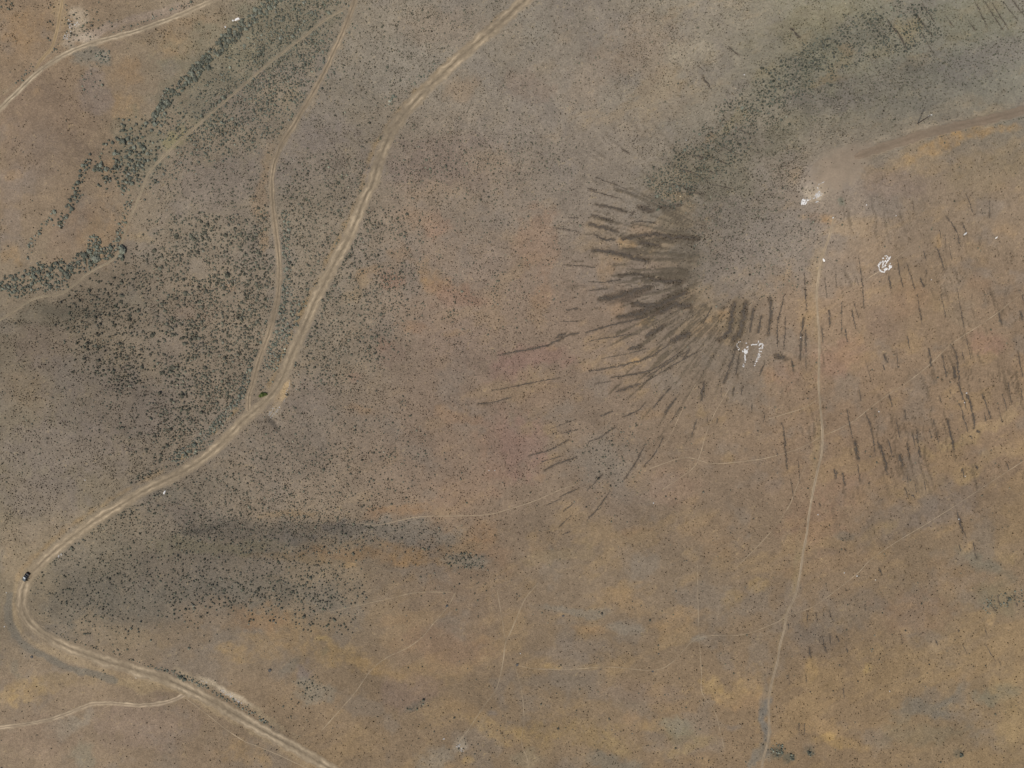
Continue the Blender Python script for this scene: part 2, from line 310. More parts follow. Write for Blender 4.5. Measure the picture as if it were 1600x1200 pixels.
# u, v, radius u, radius v, angle (deg, clockwise in the picture), colour, strength
PATCH = [
 (40,40,38,32,0,GB,.8),(20,75,30,25,0,GB,.5),(275,75,28,16,0,GOLD,.45),(200,115,25,22,0,GB,.7),(195,165,32,20,20,GOLD,.45),(55,145,10,8,0,GOLD,.5),
 (115,45,16,30,15,(172,156,134),.7),(150,52,45,9,-12,PINK,.7),(240,24,55,9,-20,PINK,.65),(135,60,18,12,0,CREAM,.5),(95,25,9,40,5,(160,138,104),.6),(145,92,28,18,10,BLUEG,.6),(160,88,12,8,-30,(150,140,124),.6),(148,145,20,28,0,MAUVE,.5),
 (60,190,75,70,0,(122,104,90),.45),(70,245,60,45,0,(124,108,92),.4),(215,45,50,18,-20,(128,112,98),.4),(300,40,60,15,-20,GB,.5),(20,285,30,25,0,MAUVE,.3),(22,272,10,8,0,GOLD,.4),
 (330,110,60,90,40,OLIVE,.6),(430,40,90,50,-35,OLIVE,.6),(220,235,45,50,0,OLIVE,.6),(280,215,30,12,-40,(136,128,92),.6),(170,255,14,12,0,GB,.7),(180,200,20,12,-35,OLIVE,.3),
 (680,45,60,30,0,(140,123,106),.4),(725,140,32,22,0,(146,124,100),.5),(690,255,90,45,0,(128,112,102),.5),(480,250,70,40,0,(122,112,106),.4),(500,210,50,25,0,MAUVE,.4),(330,290,80,45,0,(124,112,106),.4),(600,100,80,50,0,(134,126,115),.4),
 (840,45,30,30,0,(133,128,118),.4),(830,130,40,20,0,(130,113,99),.5),(1010,80,60,50,0,(146,128,108),.5),(1085,82,32,22,0,(156,144,124),.6),(940,110,60,30,-30,(142,125,107),.4),(1110,215,10,8,0,GOLD,.35),(1000,220,60,40,0,(134,122,108),.4),(1040,175,60,20,-25,(142,126,106),.4),
 (1340,52,26,13,15,(118,117,104),.4),(1262,98,22,11,0,(118,117,104),.4),(1284,78,24,9,0,(118,116,102),.4),(1300,60,70,30,-15,GREEN,.1),(1230,130,40,25,-30,GREEN,.12),(1180,160,30,22,-30,GREEN,.12),(1290,122,30,9,-10,(144,124,92),.6),(1320,80,14,10,0,(146,124,94),.5),(1420,42,18,20,60,(146,130,96),.6),(1260,35,70,20,-20,(138,128,102),.5),(1520,30,70,35,0,(126,122,100),.5),
 (1390,120,90,26,-18,(130,123,114),.45),(1280,160,60,24,-10,(124,117,110),.6),(1550,90,70,22,-15,(134,127,120),.6),(1240,70,30,12,-30,(150,138,112),.5),(1200,110,22,10,-35,(148,136,108),.5),(1310,100,30,8,-25,(146,132,104),.5),(1150,190,26,10,-35,(142,130,102),.5),(1380,80,26,8,-25,(144,132,106),.4),(1450,150,80,20,-20,(130,125,114),.5),(1225,210,50,22,-40,(118,112,94),.5),(1500,165,60,10,-14,(148,136,116),.5),
 (1320,262,42,30,-30,(146,132,114),.6),(1285,290,32,28,-30,(144,130,114),.5),(1265,280,12,25,20,(148,136,124),.6),(1345,235,22,10,-20,(146,130,112),.8),
 (1465,228,50,9,-18,GOLD,.75),(1545,204,50,9,-14,GOLD,.7),(1410,250,25,10,-20,(160,132,92),.6),(1370,275,22,14,-30,(150,126,94),.6),(1400,290,60,22,0,(136,118,106),.4),(1590,260,30,40,0,(140,124,98),.4),(1540,270,50,30,0,(142,124,96),.4),
 (1275,338,18,8,15,OR,.7),(1290,340,14,6,0,GOLD,.5),(1252,337,8,6,0,GOLD,.4),(1276,300,14,12,-35,CREAM,.6),(1314,313,7,6,0,(112,116,104),.7),
 (1130,370,60,80,15,(112,103,95),.5),(1180,330,60,60,0,(120,111,101),.4),(1150,420,50,50,0,(126,115,106),.45),(1225,370,55,60,0,(128,118,109),.6),(1060,270,60,28,-20,(122,112,92),.5),(1070,305,26,8,0,(150,126,88),.5),(1130,270,50,40,-30,(112,106,88),.5),
 (17,395,14,20,0,GOLD,.5),(160,350,38,55,25,GB,.6),(60,330,40,40,30,(128,112,94),.4),(110,360,20,40,30,(124,104,88),.4),(15,340,20,30,0,MAUVE,.3),
 (95,482,55,13,0,(96,90,78),.55),(60,500,60,20,0,(108,101,88),.5),(70,540,50,30,0,(128,112,100),.5),(120,580,80,30,0,(118,108,101),.4),(40,610,40,30,0,GB,.25),(180,640,90,50,0,(116,106,101),.5),(110,700,90,40,0,(124,114,110),.5),(60,770,70,30,0,(120,110,107),.4),(50,830,60,22,-20,(142,126,108),.5),(30,880,40,30,0,(146,128,106),.4),
 (300,385,30,14,0,(130,121,107),.5),(310,420,18,20,0,(136,124,110),.6),(290,490,30,14,0,(132,114,100),.5),(360,452,10,6,0,(150,118,92),.6),(270,545,22,14,0,(134,120,108),.5),(220,372,18,8,0,(142,124,96),.5),(230,400,18,14,0,(130,120,106),.5),(210,470,16,14,0,(134,124,108),.4),
 (412,378,7,30,-8,(150,120,82),.7),(408,300,9,55,4,(138,116,92),.6),(418,250,8,25,18,(138,118,92),.5),(445,205,10,22,30,(134,118,94),.5),(455,150,12,30,30,(134,120,98),.4),
 (572,430,18,9,-30,(152,118,78),.75),(570,445,8,10,0,(154,130,98),.6),(600,440,20,12,0,(138,108,92),.6),(680,355,18,20,20,(150,116,94),.65),(660,340,26,18,0,(152,126,102),.5),(622,405,20,12,0,(136,112,88),.6),(672,432,22,22,20,GB,.8),(668,440,8,5,0,GOLD,.7),(705,450,36,16,20,(146,114,90),.6),(720,465,40,16,0,(142,114,98),.5),(648,510,20,9,0,(142,108,78),.8),(708,522,18,5,-15,GOLD,.55),(605,535,14,10,0,(132,106,90),.6),(610,555,20,20,0,(132,112,100),.5),(555,585,10,8,0,(140,112,98),.4),(760,420,30,30,0,(138,122,110),.4),(700,540,60,40,0,(136,117,105),.4),
 (545,460,24,8,-25,(144,126,102),.6),(690,300,40,22,0,(146,126,104),.5),(760,250,40,20,0,(142,124,102),.4),
 (840,380,30,50,15,(142,116,96),.6),(845,460,16,20,20,(144,116,92),.6),(835,490,14,18,0,(142,118,90),.4),(840,560,60,22,0,(140,110,100),.5),(800,580,40,20,0,(138,110,102),.4),(860,545,10,5,0,GOLD,.3),
 (975,385,14,9,0,GOLD,.6),(958,408,10,8,0,GOLD,.55),(945,430,16,12,0,GB,.6),(1003,505,14,6,-15,GOLD,.65),(990,563,8,5,0,GOLD,.5),(955,480,14,16,0,(150,122,94),.6),(1010,355,35,12,0,(144,122,100),.6),(1030,410,25,12,0,(142,122,102),.5),(1000,425,28,7,0,(140,124,110),.4),(1120,495,22,9,-20,(156,124,86),.6),(1110,520,20,10,0,(146,122,98),.4),(1160,500,8,35,10,(152,128,92),.5),(1145,500,6,30,10,(152,126,90),.4),(1260,480,8,50,2,(150,124,90),.45),(1272,420,9,40,5,(152,132,106),.5),
 (1467,380,4,10,0,GOLD,.5),(1575,360,20,12,0,(158,130,96),.5),(1525,395,14,18,0,(154,128,94),.4),(1360,380,40,30,0,(144,120,92),.35),(1540,435,20,12,0,(150,120,94),.35),(1420,450,10,14,0,(154,122,84),.4),(1340,535,12,12,0,(160,128,90),.4),(1310,560,40,30,0,(146,112,98),.35),(1420,470,30,20,0,(150,116,94),.35),(1540,535,30,18,0,(150,114,100),.4),(1375,500,30,25,0,(130,110,98),.35),(1500,490,30,20,0,(132,120,104),.3),(1450,460,60,50,0,(144,122,94),.3),(1590,585,15,25,0,(154,126,96),.5),(1270,500,8,60,0,(150,126,96),.3),(1200,585,12,20,0,(154,122,88),.4),(1232,590,30,20,0,(146,114,96),.3),
 (690,640,14,9,0,(156,124,84),.65),(710,648,45,14,0,(146,118,96),.5),(570,638,18,8,0,(140,112,84),.6),(780,700,40,50,0,(144,114,98),.45),(720,690,40,40,0,(138,116,98),.3),(720,770,50,30,0,(138,114,96),.4),
 (585,803,20,12,0,(144,110,80),.8),(640,798,36,9,0,(150,116,82),.8),(450,803,40,5,0,(138,116,88),.6),(560,868,100,9,4,(142,114,84),.75),(640,868,40,12,10,(160,126,84),.7),(460,870,70,6,3,(132,112,84),.5),(750,838,28,17,-10,(152,118,84),.8),(770,870,40,20,20,(144,116,92),.5),(545,883,10,4,0,GOLD,.5),
 (600,833,110,16,0,(126,119,112),.7),(420,825,150,12,2,(104,98,92),.6),(520,820,20,8,0,(100,95,94),.5),(320,826,40,4,-8,(86,82,78),.6),(450,840,60,9,0,(106,100,97),.4),(270,800,40,16,0,(110,102,97),.6),(727,875,36,15,3,(124,118,110),.7),
 (330,850,110,14,0,(120,113,92),.5),(150,900,80,60,-35,(116,109,98),.5),(120,935,60,35,-20,(114,107,98),.45),(200,950,60,35,0,(112,106,98),.6),(260,770,24,14,0,(106,102,96),.6),(200,1000,50,22,0,(136,120,98),.5),(400,925,150,18,0,(112,106,98),.65),(520,945,40,14,0,(116,110,102),.55),(90,985,30,8,20,(110,102,94),.5),
 (470,840,30,8,0,(106,102,98),.3),(440,700,60,60,0,(116,108,102),.4),(480,620,40,30,0,(122,112,108),.4),(330,760,60,20,0,(116,107,96),.4),
 (450,985,60,22,20,(150,122,84),.6),(505,1003,14,6,0,(190,158,90),.55),(540,1030,50,16,15,(164,134,88),.7),(620,1048,50,12,10,(160,130,88),.55),(410,1010,30,14,20,(158,130,90),.5),(400,965,40,18,15,(146,114,84),.6),(350,960,60,20,0,(140,116,90),.4),(455,1040,12,18,40,(112,106,98),.6),(478,1050,12,16,30,(120,110,108),.7),(490,1075,24,20,0,(130,124,114),.6),(508,1020,6,6,0,(124,112,90),.5),(365,1020,22,12,20,(162,132,86),.55),(300,990,60,20,0,(134,112,86),.35),
 (625,970,30,9,0,(148,120,90),.4),(755,998,16,8,0,(160,130,90),.5),(700,1010,60,30,0,(136,108,88),.4),(640,1080,50,22,0,(132,112,104),.4),(705,1045,30,14,20,(156,128,92),.45),(770,1135,40,14,15,(168,138,88),.55),(720,1105,40,12,25,(152,124,88),.45),(735,1190,10,6,0,(190,154,84),.5),(570,1160,40,30,0,(142,118,86),.4),(650,1103,18,6,-20,(108,102,96),.6),(720,1168,12,14,0,(158,148,136),.6),(690,1185,30,18,0,(136,128,118),.6),(770,1113,8,5,0,(120,112,108),.6),(790,1070,12,30,0,(122,112,104),.4),
 (30,1080,40,18,-15,(164,136,92),.7),(90,1060,50,14,0,(150,128,94),.5),(10,1095,20,12,0,(184,152,98),.5),(25,1045,14,22,0,(126,118,104),.5),(110,1130,40,14,-20,(148,138,124),.55),(125,1180,22,16,0,(134,128,112),.5),(60,1150,50,30,0,(142,122,106),.4),(220,1130,80,30,0,(138,120,110),.4),(200,1065,50,10,12,(152,132,104),.6),(230,1070,60,8,10,(148,128,98),.4),(370,1180,30,20,0,(162,130,84),.45),(300,1180,40,20,0,(134,114,94),.4),(410,1185,16,10,20,(176,142,92),.4),(190,1052,40,5,10,(140,118,94),.5),(100,1020,40,8,22,(156,136,110),.6),(360,1085,40,5,30,CREAM,.75),(325,1066,22,4,25,(168,152,130),.6),(420,1125,40,6,33,(150,134,110),.55),(310,1065,60,5,28,(158,142,118),.4),
 (900,955,60,7,3,(128,122,114),.6),(920,982,34,9,5,(158,126,88),.65),(960,928,26,14,10,(152,124,88),.6),(985,945,25,14,30,(150,122,86),.5),(1060,962,40,10,-15,(160,130,92),.6),(1050,980,30,10,-25,(152,124,88),.5),(975,980,22,8,0,(134,126,116),.6),(900,1015,60,14,0,(124,112,102),.5),(860,1040,20,4,5,(170,140,92),.7),(920,1043,20,4,0,(158,132,92),.5),(870,1070,70,18,0,(124,112,100),.5),(1093,998,14,7,0,(138,130,120),.7),(1000,1080,60,16,0,(132,112,98),.3),
 (1145,935,25,12,-30,(156,130,90),.55),(1190,915,14,12,0,(166,138,92),.6),(1150,1080,36,18,10,(166,136,90),.65),(1120,1070,20,10,-20,(176,146,92),.5),(1170,1100,30,14,0,(160,126,88),.5),(1020,1135,24,12,0,(170,138,88),.5),(985,1125,20,10,0,(152,122,90),.4),(1065,1135,22,12,0,(132,126,110),.6),(900,1150,70,18,5,(154,128,84),.6),(840,1155,40,20,10,(160,132,86),.5),(970,1165,30,14,10,(156,132,88),.5),(955,1188,45,10,5,(120,114,104),.7),(820,1185,24,12,0,(138,126,106),.5),(1080,1165,40,10,-20,(156,132,88),.5),(1145,1135,10,6,0,(116,106,98),.6),(1060,1150,30,10,0,(122,112,88),.4),(1195,1130,8,35,6,(106,106,106),.75),(1180,1180,20,14,-50,(116,114,110),.65),(1192,1085,5,30,4,(114,108,102),.5),
 (1265,1052,12,14,0,(180,146,92),.6),(1290,1135,36,12,0,(172,140,96),.55),(1310,1160,36,10,10,(170,138,84),.6),(1300,1150,10,6,0,(196,158,90),.4),(1362,1046,8,8,0,(190,158,96),.55),(1355,1018,30,12,-10,(158,132,94),.5),(1420,985,10,6,0,(164,136,92),.5),(1415,947,16,5,0,(168,140,106),.5),(1440,1108,50,14,-20,(126,118,106),.65),(1560,1085,40,12,-15,(124,120,104),.6),(1480,1100,30,12,-25,(122,116,108),.4),(1595,1110,30,60,0,(160,136,98),.5),(1555,1065,8,14,0,(172,142,94),.5),(1500,1055,20,12,-10,(158,128,90),.5),(1485,1105,16,6,0,(164,132,84),.5),(1580,1140,20,30,0,(162,136,94),.4),(1400,1130,40,10,0,(150,122,84),.4),(1270,1000,50,26,-10,(122,108,96),.5),(1320,960,70,22,-25,(122,110,98),.5),(1430,960,60,30,0,(142,114,92),.4),(1560,930,40,25,0,(128,120,98),.4),(1545,970,6,10,0,(170,140,96),.5),(1595,920,20,30,0,(146,124,108),.3),(1470,1010,20,8,-20,(164,138,104),.4),(1450,1150,60,20,0,(128,118,98),.4),(1215,1170,14,11,0,(96,94,84),.8),(1237,1185,8,9,0,(98,96,84),.75),(1267,1177,8,7,0,(102,98,86),.75),(1500,1180,8,6,0,(104,98,84),.6),
 (1245,895,20,16,0,(150,120,90),.3),(1300,880,60,20,-20,(134,112,96),.3),(1212,760,12,12,0,(132,116,106),.4),(1275,700,7,40,3,(150,128,96),.5),(1250,850,6,40,8,(140,124,98),.6),(1245,905,8,20,8,(146,126,92),.5),(1270,820,40,40,10,(148,112,92),.3),(1410,810,80,25,-28,(122,110,100),.5),(1480,790,60,18,-30,(124,112,104),.4),(1310,850,26,10,0,(152,128,98),.5),(1320,838,14,6,0,(120,110,98),.6),(1365,830,26,8,-35,(156,130,92),.5),(1395,820,14,8,-30,(154,132,94),.4),(1450,707,18,10,20,(158,132,92),.55),(1480,690,14,14,0,(160,136,96),.45),(1515,685,30,10,-20,(162,138,98),.55),(1540,670,30,10,-20,(164,138,104),.5),(1575,650,25,14,-30,(166,142,108),.55),(1500,745,16,14,-20,(168,140,96),.6),(1515,735,14,10,-30,(164,138,96),.5),(1560,710,40,8,-18,(156,132,98),.5),(1595,690,20,10,0,(160,132,94),.4),(1430,760,40,12,-20,(150,126,92),.4),(1380,755,14,10,0,(160,130,90),.4),(1350,770,20,12,-20,(154,128,92),.4),(1515,855,12,10,-30,(168,138,94),.55),(1565,870,18,12,0,(164,138,94),.5),(1540,880,40,10,30,(122,118,106),.55),(1325,765,40,20,0,(148,116,96),.3),(1500,900,60,25,0,(146,118,90),.35),(1580,800,30,50,0,(142,120,92),.35),
 (850,845,20,14,-20,(158,128,90),.5),(870,865,40,14,-10,(146,126,96),.45),(840,745,10,6,0,(154,122,92),.5),(1095,640,10,8,0,(148,124,90),.5),(1135,712,10,7,0,(152,126,88),.5),(990,830,30,7,-12,(152,122,90),.45),(1000,885,30,22,0,(130,120,110),.5),(1110,830,50,20,0,(148,122,94),.4),(1130,860,40,16,0,(144,118,90),.4),(1017,650,20,8,0,(150,122,90),.4),(1010,775,24,14,0,(146,126,110),.5),(850,620,40,20,0,(142,118,98),.4),(960,790,60,30,0,(130,114,102),.3),(820,700,30,40,0,(144,116,106),.5),(940,720,50,40,0,(130,120,110),.5),(1150,760,60,40,0,(130,112,96),.3),(1050,760,50,30,0,(140,114,98),.3),
 (1190,1060,6,6,0,(160,132,90),.3),
 (1062,342,22,17,20,(98,90,79),.6),(1035,370,48,9,-3,(98,88,76),.85),(1072,408,17,40,8,(98,89,78),.65),(1045,436,34,10,5,(94,84,74),.8),(1000,490,40,14,-12,(92,80,70),.85),(1045,470,32,9,-18,(94,82,72),.8),(975,464,36,9,-10,(92,80,70),.8),(985,399,34,8,8,(92,82,72),.8),(1055,478,24,7,-5,(94,84,76),.7),(1010,325,22,9,10,(100,92,82),.6),(1040,398,20,16,0,(104,95,84),.5),(1012,418,18,9,0,(136,120,106),.4),(1005,466,14,5,-20,(140,126,112),.6),
 (1150,500,7,34,10,(96,86,74),.5),(1163,495,6,28,8,(96,86,74),.5),
 (430,641,7,12,35,(160,146,126),.4),(443,612,5,16,10,(196,166,122),.7),(438,620,9,14,15,(176,150,114),.55),(428,664,3,16,-40,(84,78,72),.75),(440,660,5,14,-40,(150,136,122),.4),  # the thin darkest streak paints the gully's shadow line into the ground
 (510,380,10,26,25,(136,120,104),.3),(720,330,60,40,0,(128,118,106),.3),
]
# golden verges beside the roads (u, v pts, half width, colour, strength)
VERGE = [
 ([(255, 735), (222, 752), (187, 772), (150, 795), (112, 820), (75, 850), (45, 880), (28, 905)], 11, (146, 122, 90), .6),
 ([(28, 905), (22, 930), (22, 955), (32, 985), (62, 1010), (110, 1030), (160, 1047), (220, 1062), (265, 1072), (300, 1092), (360, 1125), (430, 1165), (500, 1210)], 12, (156, 137, 110), .8),
 ([(420, 605), (445, 545), (470, 490), (495, 440), (515, 400), (535, 362), (555, 320), (566, 290), (575, 255), (588, 225), (605, 195), (630, 165), (665, 130), (700, 95), (740, 62), (790, 15)], 11, (144, 123, 94), .95),
 ([(470, 195), (500, 145), (525, 92), (550, 30)], 5, (146, 128, 104), .4),
 ([(370, 640), (345, 668), (310, 697), (280, 718)], 4, (140, 120, 92), .7),
 ([(1350, 226), (1412, 206), (1480, 190), (1600, 160)], 7, (158, 143, 122), .75),
 ([(0, 152), (60, 96), (100, 72)], 5, (150, 134, 112), .4),
 ([(1292, 370), (1279, 430), (1275, 500), (1279, 600), (1280, 680), (1268, 770), (1257, 840), (1246, 900), (1226, 965), (1213, 1030), (1203, 1090)], 7, (146, 127, 98), .4),
]
# dark rubble stripes: cluster, [(u, v), ...], width px
ST = []
def S(c, *items):
    for it in items:
        w = it[-1]; q = it[:-1]
        ST.append((c, [(q[i], q[i + 1]) for i in range(0, len(q), 2)], w))
S('west', (926,299,972,311,2.5),(931,319,955,324,980,331,6),(925,335,957,345,4.5),(888,340,904,341,3.5),(920,350,940,355,964,361,8),(865,356,882,358,903,362,3),(930,366,939,373,962,374,6),
  (927,391,970,398,1012,408,9),(972,373,1015,366,1050,370,1090,373,10),(1030,324,1066,320,6),(1000,378,1030,383,8),(1012,434,1040,440,1068,440,9),
  (968,431,990,428,1008,432,5),(937,468,970,460,1015,449,12),(965,496,1000,488,1040,472,1072,456,10),(990,475,1030,478,10),(1030,487,1055,476,1079,480,11),(915,520,955,508,1012,495,4.5),(880,414,910,416,930,418,3),(919,440,945,441,970,437,4),(918,454,950,452,3),(885,485,903,482,4),(875,503,903,502,2.5),(992,346,1025,348,4.5),(1000,325,1018,330,12),(992,330,985,338,6))
S('southwest', (777,556,800,551,850,541,870,533,888,523,905,521,5),(868,528,884,521,6),(747,631,770,629,800,620,3.2),(768,610,800,605,830,598,876,590,3),(920,580,975,570,1017,557,1046,537,4.5),(955,590,1000,583,1025,575,1066,549,4.5),(1012,588,1040,570,1076,547,4),(920,533,960,526,1000,522,3),(983,546,1001,540,8),(1067,562,1078,546,5),(1010,526,1036,509,10),(1048,533,1078,520,12),
  (1003,600,1050,572,1098,545,3),(940,560,980,553,1010,545,2.5),(962,612,1001,600,6),(1005,730,1025,706,1036,684,3.2),(972,752,990,728,1008,694,4.2),(917,767,941,742,4),(917,813,935,793,953,767,3.5),(877,677,903,671,3.5),(850,735,870,725,902,714,4),(825,712,862,702,888,687,4),(845,722,880,712,2.5),(873,777,902,764,3),(853,790,875,780,2.5),(920,691,940,682,963,666,3.5),(972,652,995,642,1008,629,4),(1020,638,1047,606,4.5),(1038,646,1056,621,6.5),(1047,661,1063,636,3.2),(1081,684,1088,656,4),(1096,626,1100,598,7),(938,650,958,642,4),(880,800,898,784,3),(875,822,892,806,2),(878,835,890,831,2.5),(855,672,900,655,2),(930,600,955,596,3))
S('numeral', (1124,531,1137,520,1147,472,10),(1144,532,1157,518,1166,472,12),(1172,519,1177,481,6),(1184,521,1190,492,7),(1131,598,1140,575,1151,540,6),(1149,586,1156,553,4),(1186,588,1195,565,4),(1200,522,1205,486,1202,464,7.5),(1215,542,1215,507,1226,459,3.5),(1225,546,1227,495,3),(1214,556,1226,560,14),(1250,563,1252,525,1256,498,5.5),(1259,551,1259,514,4.5),(1260,485,1257,426,3.2),(1260,580,1259,556,2.2),(1239,581,1237,560,3.5),(1127,620,1127,605,3),(1145,619,1147,604,3),(1158,617,1160,602,3),(1105,663,1105,651,2),(1120,662,1121,653,2.5),(1175,642,1175,630,3),(1193,660,1195,646,3.2),(1112,480,1098,505,3))
S('east', (1292,466,1289,434,2.5),(1297,507,1295,484,6),(1286,537,1284,511,3.2),(1315,522,1315,472,2.2),(1350,482,1347,440,1341,398,2.6),(1337,513,1331,484,3.4),(1324,534,1321,514,4),(1307,450,1306,424,2.2),(1392,451,1389,431,4.5),(1411,449,1405,425,1402,405,3.4),(1430,453,1424,435,1417,411,2.8),(1441,508,1433,460,1.8),(1443,448,1438,434,4),(1476,423,1467,395,1462,386,4.2),(1447,408,1443,392,3),(1501,386,1492,357,1477,337,3.6),(1510,366,1504,349,4),(1522,336,1510,304,3.2),(1546,342,1546,314,2.2),(1536,338,1533,326,2),(1428,331,1426,314,2),(1507,516,1495,449,2.2),(1517,560,1508,521,1.6),(1478,497,1470,460,1.8),(1342,0+498,1333,470,1.6),(1342,448,1338,432,2),(1565,505,1560,489,5.5),(1598,500,1594,487,6),(1599,470,1597,460,4),(1421,545,1417,524,3.2),(1386,567,1382,554,6),(1403,575,1401,552,2.4),(1455,573,1451,544,5),(1479,588,1472,554,4.4),(1492,590,1491,574,7),(1500,602,1494,555,1485,537,3.8),(1507,566,1503,549,2.4),(1598,588,1590,549,2.4),(1363,600,1352,562,1.6),(1382,578,1380,570,3),(1487,405,1483,384,2),(1448,430,1447,420,2.4),(1478,385,1476,365,2),(1470,372,1468,360,2))
S('southeast', (1230,733,1227,700,1225,677,1221,661,4.2),(1241,784,1235,746,2),(1250,756,1247,716,1.6),(1332,684,1327,660,1324,641,3),(1341,718,1336,691,9),(1344,752,1340,726,3.4),(1321,759,1316,739,4.4),(1367,696,1360,667,1352,644,3.2),(1386,741,1380,712,1371,689,6),(1368,712,1364,690,2.4),(1395,714,1387,685,3.4),(1394,636,1389,615,3.2),(1345,626,1342,605,2),(1406,687,1400,655,2.4),(1410,729,1406,711,7),(1421,716,1418,693,3),(1416,656,1413,640,3),(1430,701,1425,676,2.8),(1438,714,1435,697,5.4),(1435,696,1432,668,2.8),(1455,684,1452,671,2.4),(1470,708,1458,655,1.6),(1491,704,1485,675,1480,656,5.2),(1511,642,1504,620,1497,598,4.2),(1512,674,1504,647,1499,631,3.6),(1522,669,1519,637,1510,616,6),(1519,685,1516,680,6),(1530,676,1526,672,6),(1548,654,1542,635,1535,616,4),(1566,661,1560,636,2.2),(1573,641,1566,616,2.8),(1581,633,1575,598,2.2),(1598,626,1595,606,2.4),(1541,662,1537,643,2),(1470,628,1467,618,2.4),(1486,616,1484,610,3),(1419,778,1413,761,3.2),(1419,760,1417,740,1.8),(1433,775,1430,756,2),(1447,770,1444,750,2),(1428,777,1424,773,5),(1307,746,1304,736,4),(1505,832,1501,817,1495,801,6),(1510,840,1506,830,2.4),(1322,1.0*860-0,1319,858,4),(1523,859,1520,846,3.4),(1526,872,1523,864,2.4),(1502,862,1498,850,3),(1377,898,1374,887,5),(1307,747,1303,733,5),(1307,744,1308,736,4),(1576,734,1573,724,2.6),(1507,746,1503,732,4.4),(1527,733,1524,726,5.5),(1282,1.0*790,1280,786,2.2),(1215,712,1212,702,2))
S('south', (1267,1028,1264,1012,4.4),(1291,1018,1287,1010,4.6),(1288,1008,1285,994,2.8),(1297,1008,1297,992,2.6),(1311,1002,1306,992,3.2),(1262,972,1261,956,2.6),(1277,970,1275,958,3),(1288,964,1286,956,2.2),(1300,968,1296,954,2),(1233,983,1232,974,4),(1320,1092,1317,1075,2.4),(1410,1005,1408,992,1.8),(1234,1070,1232,1054,1.8),(1260,1068,1259,1052,1.8),(1249,1148,1248,1128,1.8),(1257,1147,1257,1130,1.8),(1353,954,1351,944,3),(1555,954,1549,946,3.6),(1562,946,1558,930,3.2),(1575,950,1573,932,2.6),(1590,948,1585,930,3),(1542,993,1539,982,1.8),(1555,1033,1540,1007,2),(1511,1022,1504,1007,2),(1564,1040,1560,1030,1.8),(1325,1.0*900+120,1322,1012,2),(1465,1008,1462,1000,3),(1500,986,1497,984,4))
S('north', (1397,44,1407,58,1416,76,5),(1415,26,1423,42,2.2),(1427,15,1440,35,1458,58,3.6),(1440,5,1460,34,2.4),(1435,42,1458,83,2.8),(1478,25,1491,43,2.4),(1522,0,1532,20,1543,43,2.8),(1537,0,1552,24,1566,46,2.8),(1550,4,1576,46,2.8),(1565,0,1591,33,2.8),(1582,0,1600,25,3.4),(1512,30,1524,48,2),(1385,28,1400,50,3),(1137,72,1155,87,3),(1090,103,1100,110,2.6),(1098,120,1111,138,5),(970,232,982,239,3),(930,277,955,286,980,296,3),(1050,260,1082,270,1106,283,3),(1072,240,1112,250,2.8),(1090,262,1128,274,2.6),(1105,243,1140,258,2.6),(1052,288,1085,297,5),(1120,225,1150,240,2.4),(1150,200,1180,214,2.4),(918,294,932,299,4),(840,239,848,243,2),(1062,300,1100,303,2.6),(1112,288,1150,296,2.6),(1160,230,1190,240,2.2),(1235,44,1250,58,5))

# ------------------------------------------------------------------ rasters of distance to roads and stripes (photo px)
R0U, R0V, RW, RH = -120, -120, 1840, 1440
def raster(lines, rmax):
    """signed-ish distance: (distance to centre line - half width) in px"""
    D = np.full((RH, RW), 1e3, np.float32)
    for pts, half in lines:
        c = catmull(pts, 1.5)
        for u, v in c[:, :2]:
            i0 = int(u - R0U - rmax - half); j0 = int(v - R0V - rmax - half); k = int(2 * (rmax + half)) + 2
            a, b = max(i0, 0), min(i0 + k, RW); e, f = max(j0, 0), min(j0 + k, RH)
            if a >= b or e >= f: continue
            uu = np.arange(a, b) + R0U; vv = np.arange(e, f) + R0V
            dd = np.hypot(uu[None, :] - u, vv[:, None] - v) - half
            D[e:f, a:b] = np.minimum(D[e:f, a:b], dd)
    return D
def look(D, u, v):
    i = np.clip(u - R0U, 0, RW - 1.001); j = np.clip(v - R0V, 0, RH - 1.001)
    i0 = i.astype(int); j0 = j.astype(int); fi = i - i0; fj = j - j0
    i1 = np.minimum(i0 + 1, RW - 1); j1 = np.minimum(j0 + 1, RH - 1)
    return (D[j0, i0] * (1 - fi) + D[j0, i1] * fi) * (1 - fj) + (D[j1, i0] * (1 - fi) + D[j1, i1] * fi) * fj

D_ROAD = raster([(r[2], r[3] / 2 * (1.22 if r[1] == 'main' else 1)) for r in ROADS], 14)
D_TRAIL = raster([(t[1], t[2] / 2) for t in TRAILS], 5)
D_STRIPE = raster([(s[1], s[2] / 2) for s in ST], 7)
D_DITCH = raster([(q, 6.5) for q in DITCHES], 8)
PAD = (1318, 262)

def grid_colour(u, v):
    gu = np.clip((u - 100) / 200, 0, 6.999); gv = np.clip((v - 100) / 200, 0, 4.999)
    i = gu.astype(int); j = gv.astype(int); fu = smooth(gu - i)[..., None]; fv = smooth(gv - j)[..., None]
    G = lin(GRID) / LIGHT
    return (G[j, i] * (1 - fu) + G[j, i + 1] * fu) * (1 - fv) + (G[j + 1, i] * (1 - fu) + G[j + 1, i + 1] * fu) * fv

